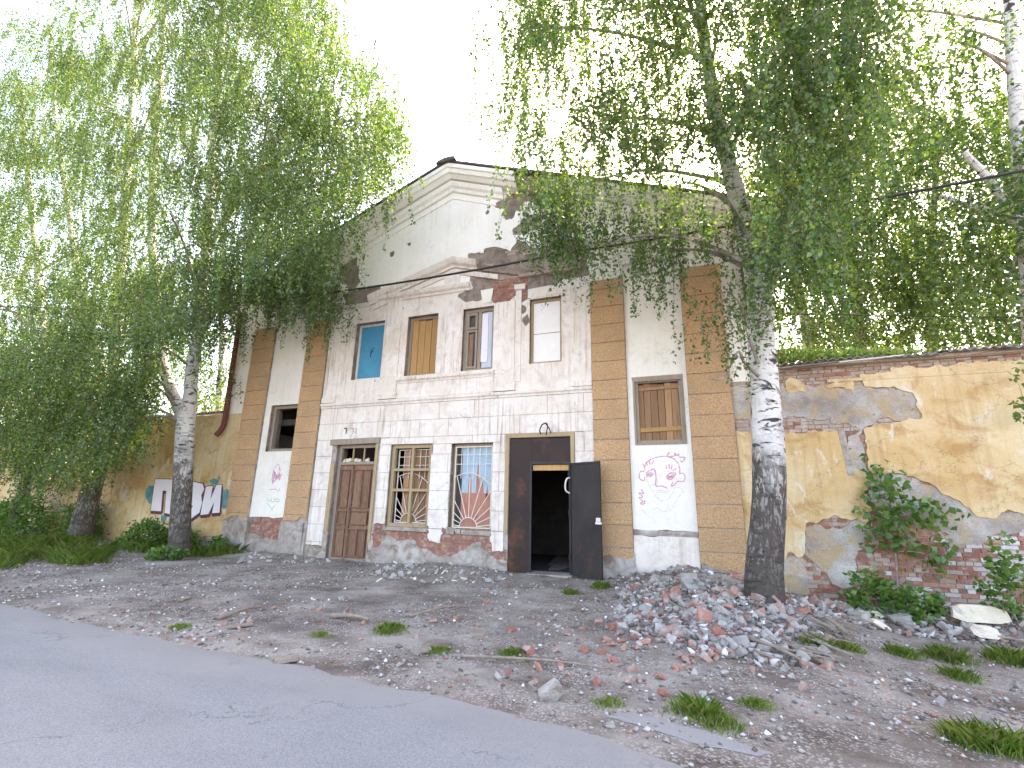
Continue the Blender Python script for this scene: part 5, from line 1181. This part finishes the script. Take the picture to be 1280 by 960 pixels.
# moss and weeds growing on the slates
mp = np.array([(1.95+2.6*RNG.uniform(0, 1)**1.3, RNG.uniform(-0.3, 0.7)) for _ in range(3600)]); mz = 4.80+(mp[:, 1]+0.3)*0.2+RNG.uniform(0, 1, len(mp))*(0.36*np.clip(1.25-(mp[:, 0]-1.9)/2.6, 0.15, 1)*(0.6+0.5*vnoise(mp[:, 0]*3, mp[:, 1]*3, 9)))
D = RNG.normal(size=(len(mp), 3)); D[:, 2] += 0.8
tag(leaves_obj('weeds', np.column_stack([mp, mz]), D, RNG.uniform(0.04, 0.10, len(mp)), 'grass_blade', None), 'bright green moss and weeds growing on the slate coping', 'weeds', None, 'stuff')

# ------------------------------------------------------------------ rubble
def rock_mesh(name, seed, mat, s=(1, .8, .6), n=14):
    r = random.Random(seed); bm = bmesh.new()
    for sx in (-1, 1):                                   # a battered block: every corner cut or shifted in its own way
        for sy in (-1, 1):
            for sz in (-1, 1):
                c = Vector((sx, sy, sz)); k = r.random()
                if k < 0.35: bm.verts.new([c[i]*s[i]*0.5*r.uniform(0.75, 1.0) for i in range(3)])
                elif k < 0.8:
                    for a in range(3):
                        q = [c[i]*s[i]*0.5*r.uniform(0.85, 1.0) for i in range(3)]; q[a] *= r.uniform(0.25, 0.75); bm.verts.new(q)
                else: bm.verts.new([c[i]*s[i]*0.5*r.uniform(0.4, 0.7) for i in range(3)])
    bmesh.ops.convex_hull(bm, input=bm.verts); 
    for v in [v for v in bm.verts if not v.link_faces]: bm.verts.remove(v)
    me = bpy.data.meshes.new(name); bm.to_mesh(me); bm.free(); me.materials.append(MAT[mat]); return me
chunks = [rock_mesh('concrete_chunk', 100+i, 'concrete_chunk', (1, random.uniform(.6, .9), random.uniform(.4, .7))) for i in range(10)]
pales = [rock_mesh('plaster_chunk', 200+i, 'pale_chunk', (1, random.uniform(.6, .95), random.uniform(.18, .35)), 12) for i in range(5)]
bricks_m = [rock_mesh('brick_fragment', 300+i, 'brick_chunk', (1, random.uniform(.5, .7), random.uniform(.35, .5)), 16) for i in range(8)]
placed = []
SPOTS = [((-17.5, -2.2), 'before the painted letters'), ((-12.6, -1.5), 'before the brick-patched side bay'), ((-9.4, -1.8), 'before the wooden double door'), ((-6.8, -1.8), 'before the grilled windows'), ((-3.6, -1.6), 'before the open steel door'),
         ((-8.5, -6.0), 'by the dark broken branch near the road'), ((-4.6, -5.6), 'by the grass tuft and splintered wood'), ((-2.6, -6.2), 'beside the long pale stick'), ((-1.0, -4.2), 'before the rubble heap'), ((-0.6, -6.9), 'by the round grey stone and asphalt scrap'),
         ((0.9, -5.2), 'by the loose timber trail'), ((2.6, -1.2), 'under the maple sapling'), ((4.6, -1.3), 'under the whitewashed bricks'), ((2.6, -4.8), 'on the weedy soil before the brick wall')]
def spot(x, y): return min(SPOTS, key=lambda q: (q[0][0]-x)**2+(q[0][1]-y)**2)[1]
def size_word(s, a, b): return 'tiny' if s < a else 'small' if s < b else 'larger'
def drop(mesh, name, x, y, s, label, cat, group, sink=0.25, flat=False):
    o = bpy.data.objects.new(name, mesh); o.scale = (s, s, s)
    t = 0.25 if flat else 0.9
    o.rotation_euler = (random.uniform(-t, t), random.uniform(-t, t), random.uniform(0, 6.28))
    zt = float(ground_h(x, y)); 
    for (a, b, r, top) in placed:
        if (a-x)**2+(b-y)**2 < (r+s*0.3)**2*0.55: zt = max(zt, top-0.35*s)
    mh = max(abs(v.co.z) for v in mesh.vertices)*s*(1.0 if flat else 1.1)
    o.location = (x, y, zt+mh*(1-sink*2)); placed.append((x, y, s*0.45, zt+mh*(2-sink*2)*0.8))
    COL.objects.link(o); tag(o, label, cat, group); return o
def rnd_heap(i):
    while True:
        if i % 3 == 0: px, py = random.gauss(845, 40), random.gauss(736, 18)
        elif i % 3 == 1: px, py = random.gauss(905, 50), random.gauss(775, 20)
        else: px, py = random.uniform(770, 1040), random.uniform(718, 836)
        if 770 < px < 1040 and 706 < py < 690+0.175*(px-500)+58: break
    p = gnd(px, py)
    if p[1] > -0.2: p[1] = -0.2-random.uniform(0, .2)
    return p
def heap_label(p, s):
    a = 'big' if s >= 0.3 else 'fist-sized' if s > 0.16 else 'small'
    if p[1] > -0.75: b = 'at the foot of the white side bay'
    elif p[0] > 0.55: b = 'hard by the thick birch trunk'
    elif p[1] > -1.6: b = 'on the crest of the heap before the tan pilaster'
    else: b = 'on the outer slope of the heap'
    return a, b
for i in range(230):
    p = rnd_heap(i); s = random.choice((0.09, 0.11, 0.13, 0.15, 0.18, 0.22)) if i > 14 else random.uniform(0.26, 0.42)
    if p[1] < -1.9 and s > 0.2: s = 0.19
    drop(random.choice(chunks), 'concrete_chunk', p[0], p[1], s, '%s grey concrete lump %s' % heap_label(p, s), 'rubble', 'concrete lumps, %s, %s' % heap_label(p, s))
for i in range(34):
    p = rnd_heap(i); s = random.uniform(0.16, 0.36); drop(random.choice(bricks_m), 'brick_fragment', p[0], p[1], s, '%s red brick fragment %s' % heap_label(p, s), 'brick', 'brick fragments, %s, %s' % heap_label(p, s))
for i in range(80):
    p = gnd(random.gauss(800, 95), random.gauss(815, 24)); s = random.uniform(0.06, 0.16); lb = '%s red brick crumb %s' % (size_word(s, 0.09, 0.125), spot(p[0], p[1])); drop(random.choice(bricks_m), 'brick_fragment', p[0], p[1], s, lb, 'brick', lb.replace('crumb', 'crumbs'))
for i in range(26):
    p = gnd(random.uniform(180, 620), random.uniform(735, 800)); s = random.uniform(0.05, 0.12); lb = '%s reddish brick crumb %s' % (size_word(s, 0.07, 0.095), spot(p[0], p[1])); drop(random.choice(bricks_m), 'brick_fragment', p[0], p[1], s, lb, 'brick', lb.replace('crumb', 'crumbs'))
for i in range(90):
    p = gnd(random.uniform(470, 640), random.uniform(702, 730)); p[1] = min(p[1], -0.15); s = random.uniform(0.05, 0.17); me_ = random.choice(chunks+pales); lb = '%s %s in the debris below the grilled windows' % (size_word(s, 0.09, 0.13), 'cream plaster flake' if me_ in pales else 'grey concrete bit'); drop(me_, 'plaster_chunk', p[0], p[1], s, lb, 'rubble', lb)
for i in range(30):
    p = gnd(random.uniform(300, 420), random.uniform(690, 704)); p[1] = min(p[1], -0.2); drop(random.choice(chunks), 'plaster_chunk', p[0], p[1], random.uniform(0.06, 0.18), 'pale lump at the foot of the brick-patched side bay', 'rubble', 'lumps at the side bay')
for i in range(60):
    x = random.uniform(1.7, 6.5); y = random.uniform(-1.6, -0.35); s = random.uniform(0.10, 0.34); me_ = random.choice(chunks+pales); lb = '%s %s in the rubble strip %s' % (size_word(s, 0.18, 0.26), 'cream plaster flake' if me_ in pales else 'grey concrete piece', spot(x, y)); drop(me_, 'plaster_chunk', x, y, s, lb, 'rubble', lb)
for i in range(70):
    p = gnd(random.uniform(0, 1280), random.uniform(730, 930))
    if p[1] < float(road_edge(min(p[0], 3)))+0.15: continue
    s = random.uniform(0.04, 0.11); lb = '%s pale loose stone %s' % (size_word(s, 0.06, 0.085), spot(p[0], p[1])); drop(random.choice(chunks), 'stone', p[0], p[1], s, lb, 'stone', lb.replace('stone ', 'stones '))
p = gnd(686, 874); drop(chunks[3], 'stone', p[0], p[1], 0.24, 'round grey stone alone in the gravel beside the road', 'stone', None, 0.12)
def slab(px, py, Y, w, h, t, tilt, label, rz=0.0):
    b = at(px, py, Y); n_ = 12; m = MB(); pts = []
    for k in range(n_):
        a = 2*math.pi*k/n_; c, s = math.cos(a), math.sin(a); q = max(abs(c), abs(s)); f = 0.5*(1+0.07*random.uniform(-1, 1))/(q**0.8)
        pts.append((c*f*w, s*f*h))
    for dy in (0, t):
        for a, b_ in pts: m.v.append((a, dy+b_*math.sin(tilt), b_*math.cos(tilt)))
    m.f = [tuple(range(n_))[::-1], tuple(range(n_, 2*n_))]+[(i, (i+1) % n_, (i+1) % n_+n_, i+n_) for i in range(n_)]
    o = m.build('plaster_slab', 'pale_chunk'); o.location = b; o.rotation_euler = (0, 0, rz); tag(o, label, 'slab', 'fallen plaster slabs')
slab(1226, 768, -1.15, 0.74, 0.27, 0.08, 0.35, 'long cream plaster slab lying against the whitewashed bricks')
slab(1093, 776, -1.15, 0.44, 0.34, 0.07, 0.6, 'cream plaster slab propped up below the maple-leaved bush', 0.3)
slab(1102, 790, -1.4, 0.36, 0.16, 0.06, 0.9, 'small cream slab lying flat in front of the propped one', -0.2)
slab(1048, 771, -1.2, 0.42, 0.16, 0.05, 0.9, 'cream plaster flake next to the grey sticks', 0.3)
slab(1232, 790, -1.6, 0.36, 0.24, 0.08, 0.9, 'white slab below the long cream one')
# sticks and timber
def stick(a, b, r, label, name='timber', flat=True, group='sticks in the rubble', lift=0.02):
    A = gnd(*a); Bp = gnd(*b); A[2] += lift; Bp[2] += lift+random.uniform(0, .03); d = Bp-A; L = np.linalg.norm(d); u_ = d/L; sd = unit(np.cross(u_, (0, 0, 1.0))); up_ = np.cross(sd, u_)
    if flat: o = MB().obox(A-sd*r-up_*r*0.25, d, sd*2*r, up_*r*0.5).build(name, 'grey_timber')
    else: o = MB().tube(smooth_path([A, A+d*.35+up_*.03+sd*.03, A+d*.7-sd*.03+up_*.02, Bp], 5), np.linspace(r, r*.5, 16), 6).build(name, 'grey_timber', None, True)
    return tag(o, label, 'timber', group)
stick((565,822), (760,842), 0.018, 'long pale crooked stick lying across the gravel', 'stick', False)
stick((415,772), (460,779), 0.04, 'short grey stick end lying near the grass tuft', 'stick', False)
stick((272,775), (328,762), 0.035, 'dark broken branch among pale crumbs', 'stick', False); stick((285,786), (315,782), 0.05, 'splintered brown board by the broken branch')
stick((343,829), (372,827), 0.07, 'flat brown board at the road edge'); stick((512,772), (575,760), 0.02, 'thin twig on the dark gravel patch', 'stick', False)
stick((515,818), (540,815), 0.05, 'short weathered board beside the thin grass sprigs'); stick((225,752), (236,748), 0.05, 'upturned brown tile-like board in the pale crumbs')
stick((835,752), (865,776), 0.03, 'grey stick leaning over the middle of the heap', 'stick', False); stick((820,785), (850,795), 0.02, 'thin twig in front of the heap', 'stick', False)
for i in range(14):
    a = (random.uniform(930, 1010), random.uniform(792, 818)); b = (a[0]+random.uniform(30, 80), a[1]+random.uniform(8, 34))
    stick(a, b, random.uniform(0.012, 0.03), 'thin grey %s in the loose timber trail beside the thick birch' % ('flat lath' if i % 2 else 'round stick'), 'lath', bool(i % 2), 'laths in the timber trail', 0.02+0.02*(i % 4))
for i in range(10):
    a = (random.uniform(1000, 1060), random.uniform(768, 790)); b = (a[0]+random.uniform(20, 60), a[1]+random.uniform(4, 22))
    stick(a, b, random.uniform(0.015, 0.035), 'grey lath leaning in the rubble strip under the cement patch', 'lath', True, 'laths below the cement patch', 0.05+0.03*(i % 4))
stick((1235,798), (1285,808), 0.03, 'pale pole at the end of the rubble strip', 'stick', False)
# gravel carpet: far too many to count
N = 60000
gpx = np.column_stack([RNG.uniform(-25, 8.5, N), RNG.uniform(-8.6, -0.12, N)])
dn = fbm(gpx[:, 0]*0.8, gpx[:, 1]*1.1, 91, 4)
keep = (gpx[:, 1] > road_edge(np.clip(gpx[:, 0], -26, 3))-0.12*RNG.uniform(0, 1, N)**2) & (dn*1.5+RNG.uniform(-0.45, 0.45, N) > 0.02)
gpx = gpx[keep]; n = len(gpx); sz = 0.008+0.026*RNG.uniform(0, 1, n)**3+0.014*(RNG.uniform(0, 1, n) < 0.05)
oct_v = np.array([(1,0,0),(-.9,.1,0),(0,1,0),(.1,-.9,0),(0,0,.8),(0,0,-.8)], float); oct_f = np.array([(0,2,4),(2,1,4),(1,3,4),(3,0,4),(2,0,5),(1,2,5),(3,1,5),(0,3,5)])
ang = RNG.uniform(0, 6.28, n); ca, sa = np.cos(ang), np.sin(ang)
V = oct_v[None]*(sz[:, None, None]*RNG.uniform(0.6, 1.3, (n, 6, 1))); Vx = V[..., 0]*ca[:, None]-V[..., 1]*sa[:, None]; Vy = V[..., 0]*sa[:, None]+V[..., 1]*ca[:, None]
gz = ground_h(gpx[:, 0], gpx[:, 1])
V = np.stack([Vx+gpx[:, :1], Vy+gpx[:, 1:], V[..., 2]*0.8+gz[:, None]+sz[:, None]*0.3], -1)
tag(np_obj('gravel', V.reshape(-1, 3), (oct_f[None]+6*np.arange(n)[:, None, None]).reshape(-1, 3), 'gravel'), 'loose grey gravel and crumbs between road and walls', 'gravel', None, 'stuff')

hp = np.array([rnd_heap(i)[:2] for i in range(2600)]+[(random.uniform(1.5, 6.8), random.uniform(-1.9, -0.3)) for _ in range(900)]); n = len(hp); hp += RNG.normal(size=hp.shape)*0.12; hp[:, 1] = np.minimum(hp[:, 1], -0.15)
sz = RNG.uniform(0.015, 0.055, n); ang = RNG.uniform(0, 6.28, n); ca, sa = np.cos(ang), np.sin(ang)
cub = np.array([(x, y, z) for x in (-1, 1) for y in (-.8, .8) for z in (-.6, .6)], float)
cf = np.array([(0,1,3,2),(4,6,7,5),(0,4,5,1),(2,3,7,6),(0,2,6,4),(1,5,7,3)])
V = cub[None]*sz[:, None, None]*RNG.uniform(0.5, 1.2, (n, 8, 3)); tl_ = RNG.normal(size=(n, 1))*0.4
Vx = V[..., 0]*ca[:, None]-V[..., 1]*sa[:, None]; Vy = V[..., 0]*sa[:, None]+V[..., 1]*ca[:, None]; Vz = V[..., 2]+tl_*V[..., 0]
V = np.stack([Vx+hp[:, :1], Vy+hp[:, 1:], Vz+ground_h(hp[:, 0], hp[:, 1])[:, None]+sz[:, None]*0.4], -1)
tag(np_obj('rubble', V.reshape(-1, 3), (cf[None]+8*np.arange(n)[:, None, None]).reshape(-1, 4), 'gravel'), 'fine crushed rubble filling the heap by the thick birch', 'rubble', None, 'stuff')

# ------------------------------------------------------------------ overhead cables
def cable(name, pts, r, label):
    P = smooth_path([at(a, b, y) for a, b, y in pts], 8); tag(MB().tube(P, r, 6).build(name, 'cable_rubber', None, True), label, 'cable')
cable('power_cable', [(-300,372,-1.6),(100,386,-1.6),(280,380,-1.6),(440,362,-1.6),(580,340,-1.6),(700,318,-1.6),(830,297,-1.6),(950,275,-1.6),(1120,244,-1.6),(1280,213,-1.6),(1500,168,-1.6),(1900,88,-1.6),(2400,-12,-1.6)], 0.030, 'black overhead cable strung across the facade')
cable('telephone_wire', [(930,392,1.2),(1080,394,1.2),(1200,396,1.2),(1400,398,1.2)], 0.010, 'thin wire above the slate coping in front of the trees')
